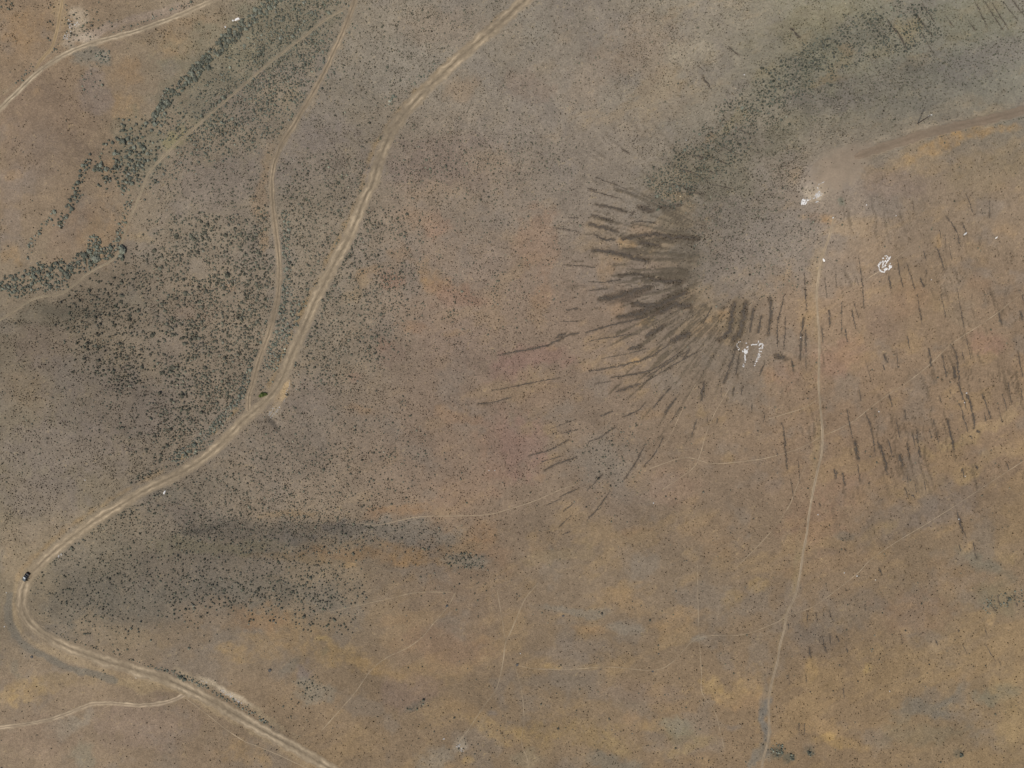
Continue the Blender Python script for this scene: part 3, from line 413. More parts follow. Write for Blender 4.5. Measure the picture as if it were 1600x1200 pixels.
def fan_mask(u, v):
    cu, cv = 1205, 405
    th = np.arctan2(v - cv, cu - u)                 # 0 = west, positive = downhill south
    rr = np.hypot(u - cu, v - cv)
    a1 = smooth((th + 1.15) / 0.5) * (0.55 + 0.45 * smooth((th + 0.7) / 0.3)) * smooth((1.5 - th) / 0.45) * (1 - 0.35 * smooth((th - 0.75) / 0.3))
    n1 = fbm(th * 34 + 60, rr * 0.016 + 9, 1.0, 95, 3, 0.6)
    n2 = fbm(th * 75 + 60, rr * 0.022 + 9, 1.0, 97, 2, 0.5)
    n3 = fbm(u, v, 10, 93, 3, 0.6)
    n = n1 * 0.36 + n2 * 0.48 + n3 * 0.16
    reach = 310 + 40 * smooth((th - 0.3) / 0.5) - 90 * smooth((th - 1.2) / 0.4)
    thr = 0.44 + 0.035 * smooth((th - 0.6) / 0.3) + 0.20 * smooth((rr - 95) / (reach - 95)) + 0.14 * smooth((95 - rr) / 45)
    return smooth((n - thr) / 0.035) * a1 * smooth((reach * 1.12 - rr) / 60) * smooth((rr - (108 - 55 * smooth((th - 0.65) / 0.35)) + (n3 - .5) * 90) / 34)

def ground_colour(u, v):
    """albedo of soil and dry cover, plus one painted gully shadow, at a place of the hillside"""
    wu = u + (fbm(u, v, 40, 60, 4) - 0.5) * 46 + (fbm(u, v, 7, 66, 2) - .5) * 7
    wv = v + (fbm(u + 300, v + 77, 40, 70, 4) - 0.5) * 36 + (fbm(u, v, 7, 76, 2) - .5) * 7
    c = grid_colour(wu, wv)
    mot = fbm(u, v, 55, 80, 5, 0.6)
    ru_ = u * 0.90 - v * 0.43; rv_ = u * 0.43 + v * 0.90
    band = fbm(ru_ * 0.33, rv_, 26, 84, 5, 0.62)
    gold = alb((168, 139, 96)); gry = alb((126, 117, 109))
    east = smooth((u + 0.4 * v - 700) / 500)
    a = (smooth((0.55 * band + 0.45 * mot - 0.53) / 0.13) * (0.04 + 0.19 * east))[..., None]
    c = c * (1 - a) + gold * a
    a = (smooth((0.46 - mot) / 0.16) * 0.35)[..., None]
    c = c * (1 - a) + gry * a
    edge = fbm(u, v, 14, 90, 4, 0.62) - 0.5
    straw = smooth((fbm(u, v, 8, 92, 4, 0.65) - 0.36) / 0.28)
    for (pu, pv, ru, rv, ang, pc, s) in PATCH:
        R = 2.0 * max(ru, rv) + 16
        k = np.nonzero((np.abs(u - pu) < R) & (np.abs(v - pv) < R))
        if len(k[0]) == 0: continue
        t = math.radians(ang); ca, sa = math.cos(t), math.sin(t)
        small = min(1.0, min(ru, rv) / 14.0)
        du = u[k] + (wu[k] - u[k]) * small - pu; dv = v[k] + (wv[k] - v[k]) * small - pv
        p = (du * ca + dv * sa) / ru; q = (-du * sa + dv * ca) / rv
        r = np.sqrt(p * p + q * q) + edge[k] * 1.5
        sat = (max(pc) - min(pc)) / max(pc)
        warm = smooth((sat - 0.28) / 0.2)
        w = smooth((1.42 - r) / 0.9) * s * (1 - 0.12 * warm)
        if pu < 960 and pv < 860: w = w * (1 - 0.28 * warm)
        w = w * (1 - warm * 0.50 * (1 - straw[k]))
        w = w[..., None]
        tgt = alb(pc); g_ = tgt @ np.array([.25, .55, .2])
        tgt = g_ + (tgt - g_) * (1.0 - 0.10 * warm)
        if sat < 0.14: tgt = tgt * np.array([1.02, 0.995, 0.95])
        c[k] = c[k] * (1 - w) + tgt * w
    for D, half, pc, s in VERGE_D:
        dd = look(D, u, v)
        w = (smooth((half * 0.6 - dd + edge * 14) / (half * 0.9)) * s)[..., None]
        c = c * (1 - w) + alb(pc) * w
    # fine stripes of dark rubble running down from the hilltop, feathering out downhill
    w = (fan_mask(u, v) * 0.74)[..., None]
    c = c * (1 - w) + alb((90, 81, 69)) * w
    m2 = smooth((u - 1150) / 140) * smooth((v - 290) / 60) * smooth((900 - v) / 200)
    row = smooth((fbm(u * 0.8 + v * 0.35 + 40, v * 0.9 - u * 0.35, 60, 98, 2) - 0.42) / 0.16)
    bend = (fbm(u, v, 30, 89, 2) - .5) * 10
    sl = fbm((u + bend - 0.24 * v) * 2.6 + 900, v * 0.26 + 200, 8, 99, 3, 0.55)
    w = (smooth((sl - 0.655) / 0.035) * m2 * row * 0.52)[..., None]
    c = c * (1 - w) + alb((82, 72, 60)) * w
    ds = look(D_STRIPE, u, v)
    e2 = fbm(u, v, 4.5, 94, 3, 0.6) - 0.5
    w = (smooth((-0.1 - ds + e2 * 7.5 + edge * 3) / 2.6) * 0.75)[..., None]
    c = c * (1 - w) + alb((84, 73, 62)) * w
    dd = look(D_DITCH, u, v)
    w = (smooth((0.5 - dd + edge * 9) / 3.0) * 0.75)[..., None]
    c = c * (1 - w) + alb((114, 108, 99)) * w
    # paler dust thrown along the roads
    dr = look(D_ROAD, u, v)
    w = (smooth((2.2 - dr + edge * 5) / 4.0) * 0.45)[..., None]
    c = c * (1 - w) + alb((146, 130, 110)) * w
    # tussock-scale mottling of the cover itself
    f = fbm(u, v, 3.2, 110, 3, 0.7)
    f2 = fbm(u, v, 18, 115, 3, 0.6)
    c = c * (1 + (f - 0.5) * 0.46 + (f2 - 0.5) * 0.22)[..., None]
    # bleached straw flecks
    sp = smooth((vnoise(u * 0.45, v * 0.45, 120) - 0.86) / 0.1) * smooth((f2 - 0.42) / 0.2)
    w = (sp * 0.22)[..., None]
    c = c * (1 - w) + alb((196, 170, 122)) * w
    g_ = (c @ np.array([.3, .5, .2]))[..., None]
    tv_ = smooth((v - 250) / 450)[..., None]
    return (g_ + (c - g_) * 0.92) * (np.array([0.995, 1.0, 0.965]) * (1 - tv_) + np.array([0.950, 0.945, 0.872]) * tv_)
VERGE_D = [(raster([(q, 0.0)], hw * 1.7 + 9), hw, pc, s) for q, hw, pc, s in VERGE]

# ------------------------------------------------------------------ the ground: one sheet out to the horizon
def axis(lim, step, far):
    a = np.arange(-lim, lim + step * .5, step)
    out = []; x = lim; s = step
    while x < far:
        s *= 1.35; x += s; out.append(x)
    o = np.array(out)
    return np.concatenate([-o[::-1], a, o])
xs = axis(258, 0.64, 14000); ys = axis(196, 0.64, 14000)
X, Y = np.meshgrid(xs, ys)
Z = relief(X, Y)
u0, v0 = UV(X, Y, np.minimum(Z, 200))
u0 = np.clip(u0, -6000, 7000); v0 = np.clip(v0, -6000, 7000)
Z = Z + 0.32 * fan_mask(u0, v0) * smooth((1130 - u0) / 40) * smooth((look(D_STRIPE, u0, v0) - 0.5) / 2.0) * smooth((look(D_TRAIL, u0, v0) - 0.5) / 1.5)
farw = smooth((np.maximum(np.abs(X) - 400, np.abs(Y) - 400)) / 2500)
Z = Z * (1 - farw) + 4 * farw
U_, V_ = UV(X, Y, np.minimum(Z, 200))
U_ = np.clip(U_, -6000, 7000); V_ = np.clip(V_, -6000, 7000)
C = ground_colour(U_, V_)
outd = np.maximum(np.maximum(-U_, U_ - 1600), np.maximum(-V_, V_ - 1200))
ow = smooth((outd - 60) / 500)[..., None]
C = C * (1 - ow) + alb((131, 115, 95)) * (0.9 + 0.2 * fbm(X + 9000, Y + 9000, 160, 220, 3))[..., None] * ow
ny, nx = X.shape
idx = np.arange(ny * nx).reshape(ny, nx)
F = np.stack([idx[:-1, :-1], idx[:-1, 1:], idx[1:, 1:], idx[1:, :-1]], -1).reshape(-1, 4)
me = mesh_np('ground', np.stack([X, Y, Z], -1).reshape(-1, 3), F, C.reshape(-1, 3), True)
ground = tag(link('ground', me, M_GROUND), 'brown dry grass hillside seen from above', None, None, 'structure')

# ------------------------------------------------------------------ roads, tracks and footpaths: ribbons pressed into the ground
def wmul(c):
    """the gravel road is graded wider below the bend and above the fork"""
    u, v = c[:, 0], c[:, 1]
    m = 1 + 0.35 * smooth((v - 985) / 60) * smooth((700 - u) / 50) + 0.12 * smooth((60 - u) / 20)
    return m + 0.30 * smooth((600 - v) / 60) * smooth((u - 440) / 20)

def ribbon(name, pts, width, colr, ncol, label, lift=0.05, rut=True, soft=0.35, seed=0, contrast=1.0, amt=0.85):
    c = catmull(pts, 2.0)
    tan = np.gradient(c, axis=0); tan /= np.linalg.norm(tan, axis=1)[:, None] + 1e-9
    nor = np.stack([-tan[:, 1], tan[:, 0]], 1)
    s = np.concatenate([[0], np.cumsum(np.hypot(*np.diff(c, axis=0).T))])
    k = np.linspace(-1, 1, ncol)
    wl = 1 + (fbm(s, s * 0 + seed, 9, 130, 4, .65) - .5) * 1.0; wr = 1 + (fbm(s, s * 0 + seed + 40, 9, 134, 4, .65) - .5) * 1.0
    taper = smooth(np.minimum(s, s[-1] - s) / (width * 1.5) + 0.35)
    half = (width / 2) * 1.18 * taper * (wmul(c) if width == 14 else 1.0)
    off = np.where(k[None, :] < 0, k[None, :] * wl[:, None], k[None, :] * wr[:, None]) * half[:, None]
    U = c[:, 0:1] + nor[:, 0:1] * off; V = c[:, 1:2] + nor[:, 1:2] * off
    x, y, z = P(U, V)
    ak = np.abs(k)[None, :]
    prof = lift + 0.0 * z - 0.16 * smooth((ak - 0.82) / 0.18)
    if rut:
        prof = prof - 0.04 * np.exp(-((ak - 0.42) / 0.13) ** 2)
    gcol = ground_colour(U, V)
    base = alb(colr)
    n1 = fbm(s[:, None] + 0 * U, k[None, :] * 5 + 0 * U + seed * 3, 22, 140, 3)
    n2 = fbm(U, V, 4, 145, 3)
    n3 = fbm(s[:, None] * 0.25 + 0 * U, k[None, :] * 7 + seed, 1.0, 147, 2)
    rc = base[None, None, :] * (1 + contrast * ((n1 - .5) * 0.35 + (n2 - .5) * 0.25 + (n3 - .5) * 0.5))[..., None]
    if rut:
        tr = np.exp(-((ak - 0.45 + (fbm(s[:, None] + 0 * U, 0 * U + seed, 30, 149, 2) - .5) * 0.3) / 0.14) ** 2) * np.clip(n1 * 3 - 0.6, 0, 1.6)
        rc = rc * (1 + 0.24 * contrast * tr)[..., None]
        mid = np.exp(-(ak / 0.13) ** 2) * 0.26 * contrast * (0.4 + n1)
        rc = rc * (1 - mid)[..., None]
    w = smooth((1.0 - ak + (n2 - .5) * 0.5) / soft)
    w = w * (amt + 0.5 * (n1 - .5))
    w = np.clip(w, 0, 1)[..., None]
    col = gcol * (1 - w) + rc * w
    ny, nx = U.shape
    idx = np.arange(ny * nx).reshape(ny, nx)
    F = np.stack([idx[:-1, :-1], idx[:-1, 1:], idx[1:, 1:], idx[1:, :-1]], -1).reshape(-1, 4)
    me = mesh_np(name, np.stack([x, y, z + prof], -1).reshape(-1, 3), F, col.reshape(-1, 3), True)
    # faces up
    if me.polygons[len(F) // 2].normal.z < 0:
        me.flip_normals()
    return tag(link(name, me, M_ROAD), label, None, None, 'structure')

ROAD_LABEL = {'main': 'wide tan gravel road bending round the hill and past the fork', 'fork': 'narrower dirt road branching north from the fork',
 'northwest': 'pale dirt road crossing the upper left corner', 'ridge': 'brown dirt road running along the ridge to the bare pad',
 'draw': 'thin dirt track following the shrubby draw', 'southwest': 'pale curving track joining the gravel road near the lower left',
 'spur': 'pale track running straight down the spur below the bare pad', 'northwest side': 'sandy side track joining the upper left road'}
for i, (nm, key, pts, w, colr) in enumerate(ROADS):
    ribbon(nm, pts, w, colr, 17 if w > 6 else 9, ROAD_LABEL[key], 0.05 + 0.012 * (7 - i), True, 0.42, i * 7, 0.45 if key == 'ridge' else (1.25 if w > 6 else 1.0))
for i, (key, pts, w) in enumerate(TRAILS):
    ribbon('footpath', pts, w * 1.1, (156, 140, 116), 5, 'faint pale footpath, ' + key, 0.04, False, 0.7, 90 + i * 5, 1.6, 0.62)
# graded pad at the end of the ridge road
def disc_patch(name, cu, cv, ru, rv, ang, colr, label):
    n, m = 56, 14
    t = np.linspace(0, 2 * np.pi, n, endpoint=False)[None, :]; r = np.linspace(0, 1, m)[:, None]
    wob = 1 + (fbm(np.cos(t) * 2 + 9, np.sin(t) * 2 + 9, 1.0, 150, 3) - .5) * 0.5
    a = math.radians(ang)
    p = ru * r * np.cos(t) * wob; q = rv * r * np.sin(t) * wob
    U = cu + p * math.cos(a) - q * math.sin(a); V = cv + p * math.sin(a) + q * math.cos(a)
    x, y, z = P(U, V)
    g = ground_colour(U, V); n2 = fbm(U, V, 9, 155, 4)
    w = np.clip(smooth((1 - r + (n2 - .5) * .8) / .5) * 0.75, 0, 1)[..., None]
    col = g * (1 - w) + alb(colr) * (1 + (n2 - .5) * .3)[..., None] * w
    z = z + 0.06 - 0.16 * smooth((r - .85) / .15)
    idx = np.arange(n * m).reshape(m, n); nxt = np.roll(idx, -1, 1)
    F = np.stack([idx[:-1], idx[1:], nxt[1:], nxt[:-1]], -1).reshape(-1, 4)
    me = mesh_np(name, np.stack([x, y, z], -1).reshape(-1, 3), F, col.reshape(-1, 3), True)
    if me.polygons[len(F) // 2].normal.z < 0: me.flip_normals()
    return tag(link(name, me, M_ROAD), label, None, None, 'structure')
disc_patch('bare_pad', 1312, 263, 62, 36, -35, (143, 128, 110), 'bare pinkish dirt pad on the hilltop at the end of the ridge road')

ORD = ['first', 'second', 'third', 'fourth', 'fifth', 'sixth', 'seventh', 'eighth', 'ninth', 'tenth'] 
def ordinal(n):
    if n <= 10: return ORD[n - 1]
    suf = 'th' if 10 <= n % 100 <= 20 else {1: 'st', 2: 'nd', 3: 'rd'}.get(n % 10, 'th')
    return f'{n}{suf}'

# ------------------------------------------------------------------ shrubs
def blob_template(seed, leaves=16, squat=0.75, n=7):
    r = np.random.default_rng(seed)
    V = []; F = []
    for (rad, z) in ((0.86, -0.12), (1.0, 0.3), (0.66, 0.68)):
        t0 = r.random() * 6
        for i in range(n):
            a = t0 * 0 + 2 * math.pi * (i + 0.35 * r.random()) / n + z
            k = rad * (0.72 + 0.5 * r.random())
            V.append((k * math.cos(a), k * math.sin(a), (z + 0.16 * (r.random() - .5)) * squat * 1.35))
    V.append((0.15 * (r.random() - .5), 0.15 * (r.random() - .5), 0.95 * squat * 1.2))
    for lv in range(2):
        for i in range(n):
            a, b = lv * n + i, lv * n + (i + 1) % n; c, e = a + n, b + n
            F += [(a, b, e), (a, e, c)]
    for i in range(n):
        F.append((2 * n + i, 2 * n + (i + 1) % n, 3 * n))
    for i in range(leaves):
        a = r.random() * 2 * math.pi; el = math.asin(0.15 + 0.8 * r.random())
        dx, dy, dz = math.cos(a) * math.cos(el), math.sin(a) * math.cos(el), math.sin(el) * squat * 1.3
        L = 1.0 + 0.45 * r.random(); w = 0.16 + 0.14 * r.random()
        px, py = -math.sin(a) * w, math.cos(a) * w
        b = len(V)
        V += [(dx * .6 + px, dy * .6 + py, dz * .6), (dx * .6 - px, dy * .6 - py, dz * .6 + w * .6), (dx * L, dy * L, dz * L + 0.06)]
        F.append((b, b + 1, b + 2))
    return np.array(V), np.array(F)

def tuft_template(seed):
    r = np.random.default_rng(seed)
    n = 3; V = []
    for i in range(n):
        a = 2 * math.pi * (i + 0.4 * r.random()) / n; k = 0.9 + 0.6 * r.random()
        V.append((k * math.cos(a), k * math.sin(a), -0.1))
    V.append((0.3 * (r.random() - .5), 0.3 * (r.random() - .5), 0.75 + 0.3 * r.random()))
    return np.array(V), np.array([(i, (i + 1) % n, n) for i in range(n)])

def join_scatter(templates, x, y, z, r, hgt, ang, col):
    """many small things merged into one mesh"""
    Vs, Fs, Cs = [], [], []; base = 0
    t = rng.integers(0, len(templates), len(x))
    for k, (TV, TF) in enumerate(templates):
        s = np.nonzero(t == k)[0]
        if len(s) == 0: continue
        ca, sa = np.cos(ang[s])[:, None], np.sin(ang[s])[:, None]
        vx = (TV[None, :, 0] * ca - TV[None, :, 1] * sa) * r[s, None] + x[s, None]
        vy = (TV[None, :, 0] * sa + TV[None, :, 1] * ca) * r[s, None] + y[s, None]
        vz = TV[None, :, 2] * hgt[s, None] + z[s, None]
        Vs.append(np.stack([vx, vy, vz], -1).reshape(-1, 3))
        f = TF[None] + (np.arange(len(s)) * len(TV))[:, None, None] + base
        Fs.append(f.reshape(-1, 3)); Cs.append(np.repeat(col[s], len(TV), 0))
        base += len(s) * len(TV)
    return np.vstack(Vs), np.vstack(Fs), np.vstack(Cs)

def inpoly(u, v, pts):
    r = np.zeros(u.shape, bool); n = len(pts); j = n - 1
    for i in range(n):
        (xi, yi), (xj, yj) = pts[i], pts[j]
        if yi != yj:
            r ^= ((yi > v) != (yj > v)) & (u < (xj - xi) * (v - yi) / (yj - yi) + xi)
        j = i
    return r
def linedist(u, v, pts):
    best = np.full(u.shape, 1e9)
    for (a0, b0), (a1, b1) in zip(pts[:-1], pts[1:]):
        e0, e1 = a1 - a0, b1 - b0
        t = np.clip(((u - a0) * e0 + (v - b0) * e1) / (e0 * e0 + e1 * e1), 0, 1)
        best = np.minimum(best, np.hypot(u - a0 - t * e0, v - b0 - t * e1))
    return best

# zones: kind of outline, outline, chance per 5 px cell, size px, kind (0 dark sage, 1 grey-green draw shrub), clumping, what they stand beside
ZN = [
 ('poly', [(250, 340), (425, 330), (430, 470), (415, 560), (385, 630), (300, 700), (250, 730), (235, 560)], .62, 4.6, 0, .7, 'in the dense scrub west of the forked dirt road'),
 ('poly', [(100, 470), (250, 380), (250, 600), (200, 640), (110, 540)], .50, 4.2, 0, .8, 'in the scrub below the thin track in the draw'),
 ('poly', [(120, 560), (250, 560), (250, 700), (150, 690)], .25, 3.4, 0, .9, 'on the grey slope above the gravel road bend'),
 ('poly', [(0, 500), (120, 510), (140, 700), (0, 760)], .10, 2.6, 0, .8, 'on the bare grey slope at the left edge'),
 ('poly', [(430, 250), (590, 250), (560, 340), (480, 480), (440, 470)], .48, 3.7, 0, .5, 'between the two forked roads'),
 ('poly', [(440, 440), (490, 450), (420, 600), (400, 600)], .75, 4.6, 1, .2, 'in the tip of scrub between the forked roads'),
 ('poly', [(500, 470), (560, 330), (640, 330), (660, 480), (600, 560), (470, 620), (450, 600)], .50, 3.6, 0, .6, 'on the east side of the wide gravel road'),
 ('poly', [(640, 320), (900, 200), (900, 480), (700, 560)], .12, 2.8, 0, .7, 'on the open slope in the middle'),
 ('poly', [(250, 260), (425, 260), (420, 340), (250, 340)], .45, 3.0, 0, .5, 'on the mauve slope north of the dense scrub'),
 ('poly', [(600, 195), (900, 195), (900, 300), (600, 330)], .35, 2.8, 0, .6, 'on the slope east of the wide road'),
 ('poly', [(270, 190), (420, 30), (480, -40), (560, -40), (515, 95), (440, 200), (300, 260), (245, 300)], .88, 3.9, 1, .65, 'in the olive scrub beside the thin track'),
 ('poly', [(560, -40), (800, -40), (700, 100), (600, 190), (470, 190), (520, 90)], .20, 2.9, 0, .6, 'on the grey slope between the upper roads'),
 ('line', [(480, -40), (400, 25), (340, 76), (300, 120), (266, 148), (243, 188)], 11, .85, 6.2, 1, .45, 'in the thicket along the upper draw'),
 ('poly', [(178, 225), (205, 200), (240, 192), (245, 240), (225, 290), (190, 290), (158, 265)], .72, 6.0, 1, .5, 'in the thicket where the draw widens'),
 ('line', [(155, 262), (180, 262)], 8, .9, 6.5, 1, .1, 'at the edge of the draw thicket'),
 ('line', [(140, 245), (130, 268), (120, 292)], 6, .7, 5.5, 1, .2, 'along the grassy side draw'),
 ('line', [(125, 300), (105, 330), (92, 350)], 7, .55, 5.0, 1, .3, 'along the grassy side draw'),
 ('line', [(85, 335), (65, 355), (48, 385), (40, 405)], 5, .5, 4.6, 1, .3, 'along the small gully at the left'),
 ('ell', (150, 388, 14, 18, 0), .9, 6.0, 1, .1, 'in the thicket beside the track bend'),
 ('line', [(10, 445), (40, 438), (75, 425), (105, 420), (140, 405), (180, 392)], 16, .75, 5.8, 1, .45, 'in the thicket along the lower draw'),
 ('line', [(20, 460), (60, 450), (100, 445)], 8, .7, 5.0, 1, .3, 'in the thicket along the lower draw'),
 ('line', [(203, 310), (192, 350), (182, 382)], 5, .7, 4.8, 1, .2, 'lined up along the thin track'),
 ('line', [(446, 330), (449, 400), (448, 450), (440, 510), (420, 575)], 7, .85, 4.4, 1, .2, 'lining the forked dirt road'),
 ('line', [(415, 330), (410, 350), (405, 370)], 6, .6, 4.6, 0, .2, 'beside the forked dirt road'),
 ('line', [(560, 370), (530, 425), (505, 480), (480, 540)], 6, .8, 4.2, 0, .2, 'lining the wide gravel road'),
 ('line', [(275, 714), (310, 690), (350, 652), (375, 622), (392, 575)], 8, .95, 4.8, 1, .1, 'in the dark row above the gravel road'),
 ('line', [(280, 722), (320, 700), (360, 665), (382, 632)], 3, .7, 3.6, 1, .2, 'in the dark row above the gravel road'),
 ('line', [(205, 752), (235, 738), (258, 730)], 5, .6, 4.0, 0, .3, 'on the bank above the gravel road'),
 ('poly', [(75, 960), (90, 900), (250, 765), (330, 750), (420, 650), (540, 700), (570, 800), (700, 830), (690, 850), (540, 855), (560, 935), (240, 945), (215, 1010), (110, 985)], .34, 3.3, 0, .55, 'in the speckled scrub inside the road bend'),
 ('poly', [(60, 960), (100, 890), (250, 790), (260, 840), (200, 945), (110, 985)], .44, 3.1, 0, .4, 'in the darkest scrub beside the parked vehicle'),
 ('poly', [(260, 770), (560, 790), (560, 850), (260, 870)], .50, 3.3, 0, .5, 'in the dark swale'),
 ('poly', [(245, 905), (520, 905), (565, 930), (540, 970), (420, 955), (245, 945)], .55, 4.0, 0, .35, 'in the speckled scrub on the southern edge'),
 ('poly', [(420, 650), (600, 620), (700, 700), (620, 800), (420, 800)], .16, 3.2, 0, .6, 'on the open brown slope'),
 ('ell', (727, 876, 32, 13, 3), .62, 3.8, 0, .2, 'in the small grey oval patch'),
 ('ell', (300, 985, 60, 30, 0), .06, 3.6, 0, .2, 'scattered below the speckled scrub'),
 ('line', [(232, 1042), (262, 1048), (300, 1062), (350, 1090), (400, 1118), (450, 1158), (500, 1186), (545, 1215)], 4, .85, 3.8, 1, .2, 'in the dark row on the bank of the lower road'),
 ('line', [(60, 975), (110, 1000), (170, 1018), (230, 1040)], 3, .6, 3.2, 0, .2, 'on the inner edge of the road bend'),
 ('line', [(55, 905), (75, 885), (110, 855), (150, 828), (200, 800), (245, 775)], 6, .55, 3.8, 0, .3, 'on the inner edge of the gravel road'),
 ('ell', (490, 1073, 22, 20, 0), .40, 3.2, 0, .3, 'in the pale patch on the southern slope'),
 ('ell', (650, 1103, 22, 8, -20), .35, 3.4, 0, .3, 'in a small grey patch on the southern slope'),
 ('ell', (470, 1110, 35, 25, 0), .12, 2.8, 0, .5, 'scattered on the southern slope'),
 ('ell', (700, 1150, 120, 50, 0), .05, 2.6, 0, .6, 'scattered near the bottom edge'),
 ('ell', (722, 1168, 18, 14, 0), .28, 2.6, 0, .2, 'on the pale spot near the bottom edge'),
 ('poly', [(1040, 250), (1200, 180), (1260, 280), (1240, 440), (1090, 460)], .38, 2.7, 0, .5, 'on the dark slope west of the bare pad'),
 ('poly', [(1190, 320), (1290, 350), (1260, 450), (1180, 450)], .42, 2.7, 0, .3, 'on the grey slope below the bare pad'),
 ('poly', [(1200, 60), (1600, 40), (1600, 130), (1450, 175), (1250, 200)], .40, 2.7, 0, .5, 'on the grey-green slope above the ridge road'),
 ('line', [(1250, 130), (1290, 75), (1340, 52), (1390, 60)], 20, .5, 3.4, 1, .4, 'in the green patches near the top edge'),
 ('line', [(1170, 165), (1210, 130), (1250, 100)], 22, .45, 3.2, 1, .4, 'in the green patches near the top edge'),
 ('line', [(1050, 290), (1110, 240), (1180, 175), (1260, 110), (1340, 62), (1430, 40)], 40, .85, 3.7, 1, .95, 'in the grey-green brush belt on the shaded slope'),
 ('line', [(1200, 190), (1300, 150), (1420, 115), (1560, 85), (1640, 70)], 26, .6, 2.7, 0, .5, 'in the grey scrub above the ridge road'),
 ('line', [(1415, 224), (1480, 210), (1540, 196), (1610, 182)], 2.5, .6, 2.8, 0, .3, 'dotted along the edge of the ridge road'),
 ('poly', [(920, 670), (1020, 670), (980, 740), (940, 800), (915, 790)], .20, 3.2, 0, .5, 'among the dark stripes west of the spur track'),
 ('poly', [(85, 15), (130, 15), (180, 50), (130, 75), (90, 70)], .38, 3.2, 0, .3, 'on the pale soil in the upper left corner'),
 ('line', [(30, 130), (60, 95), (85, 75)], 6, .6, 3.8, 1, .3, 'beside the upper left road'),
 ('line', [(175, 52), (230, 30), (300, 5)], 4, .5, 3.2, 1, .3, 'beside the upper left road'),
 ('ell', (158, 90, 14, 10, -20), .7, 4.4, 1, .2, 'just below the upper left road'),
 ('ell', (145, 130, 16, 30, 0), .18, 3.6, 1, .3, 'on the grey patch below the upper left road'),
 ('ell', (10, 8, 14, 8, 0), .5, 4.0, 0, .2, 'at the upper left corner'),
 ('ell', (610, 160, 12, 7, -40), .8, 4.4, 1, .1, 'beside the wide road near the top'),
 ('line', [(640, 135), (670, 112), (685, 95)], 5, .5, 3.6, 1, .3, 'beside the wide road near the top'),
 ('ell', (687, 402, 9, 5, 0), .9, 3.8, 0, .1, 'in the lone tight cluster on the open slope'),
 ('line', [(588, 420), (578, 436), (580, 448)], 3, .7, 4.0, 0, .1, 'around the golden clearing east of the road'),
 ('ell', (615, 478, 18, 10, 0), .5, 3.6, 0, .3, 'east of the golden clearing'),
 ('line', [(772, 430), (778, 450), (770, 480)], 6, .45, 3.4, 0, .3, 'on the open slope in the middle'),
 ('ell', (703, 490, 10, 9, 0), .45, 3.2, 0, .3, 'on the open slope in the middle'),
 ('ell', (628, 630, 6, 14, 0), .7, 3.6, 0, .1, 'in the short upright cluster on the brown slope'),
 ('ell', (605, 705, 16, 12, 0), .45, 3.2, 0, .3, 'in the small cluster on the brown slope'),
 ('poly', [(800, -40), (1100, -40), (1150, 60), (1000, 200), (800, 180)], .10, 2.6, 0, .7, 'on the smooth grey slope at the top'),
 ('poly', [(800, 900), (1180, 900), (1180, 1200), (800, 1200)], .018, 2.8, 0, .8, 'scattered on the southern hillside'),
 ('poly', [(560, 905), (800, 905), (800, 960), (700, 935)], .07, 3.2, 0, .6, 'scattered on the southern edge'),
 ('line', [(1545, 945), (1570, 935), (1600, 930)], 12, .4, 3.6, 1, .3, 'in the clump at the right edge'),
 ('ell', (1215, 1170, 12, 9, 0), .75, 4.6, 1, .1, 'in the clump at the foot of the spur track'),
 ('ell', (1237, 1185, 6, 7, 0), .8, 4.6, 1, .1, 'in the clump at the foot of the spur track'),
 ('ell', (1267, 1177, 6, 5, 0), .8, 4.4, 1, .1, 'in the small round clump near the bottom edge'),
 ('ell', (1500, 1181, 7, 5, 0), .7, 4.2, 1, .1, 'in the small grey clump near the lower right'),
 ('ell', (1363, 1015, 4, 3, 0), .9, 4.0, 1, .1, 'in the small grey-green clump on the southeast slope'),
 ('ell', (1319, 843, 7, 4, 0), .5, 3.0, 0, .2, 'in a faint cluster east of the spur track'),
 ('poly', [(-80, -80), (1680, -80), (1680, 1280), (-80, 1280)], .012, 2.6, 0, .9, 'scattered over the hillside'),
]
cell = 3.15
gu, gv = np.meshgrid(np.arange(-90, 1690, cell), np.arange(-90, 1290, cell))
gu = (gu + rng.random(gu.shape) * cell).ravel(); gv = (gv + rng.random(gv.shape) * cell).ravel()
prob = np.zeros(gu.shape); zone = np.full(gu.shape, -1); size = np.full(gu.shape, 2.6)
cl1 = smooth((fbm(gu, gv, 26, 160, 4, 0.6) - 0.40) / 0.22); cl2 = smooth((fbm(gu, gv, 9, 165, 3, 0.6) - 0.36) / 0.28)
clump = cl1 * 0.6 + cl2 * 0.8
wob = (fbm(gu, gv, 12, 170, 3) - .5)
zu = gu + (fbm(gu, gv, 22, 172, 3) - .5) * 34; zv = gv + (fbm(gu + 200, gv, 22, 175, 3) - .5) * 34
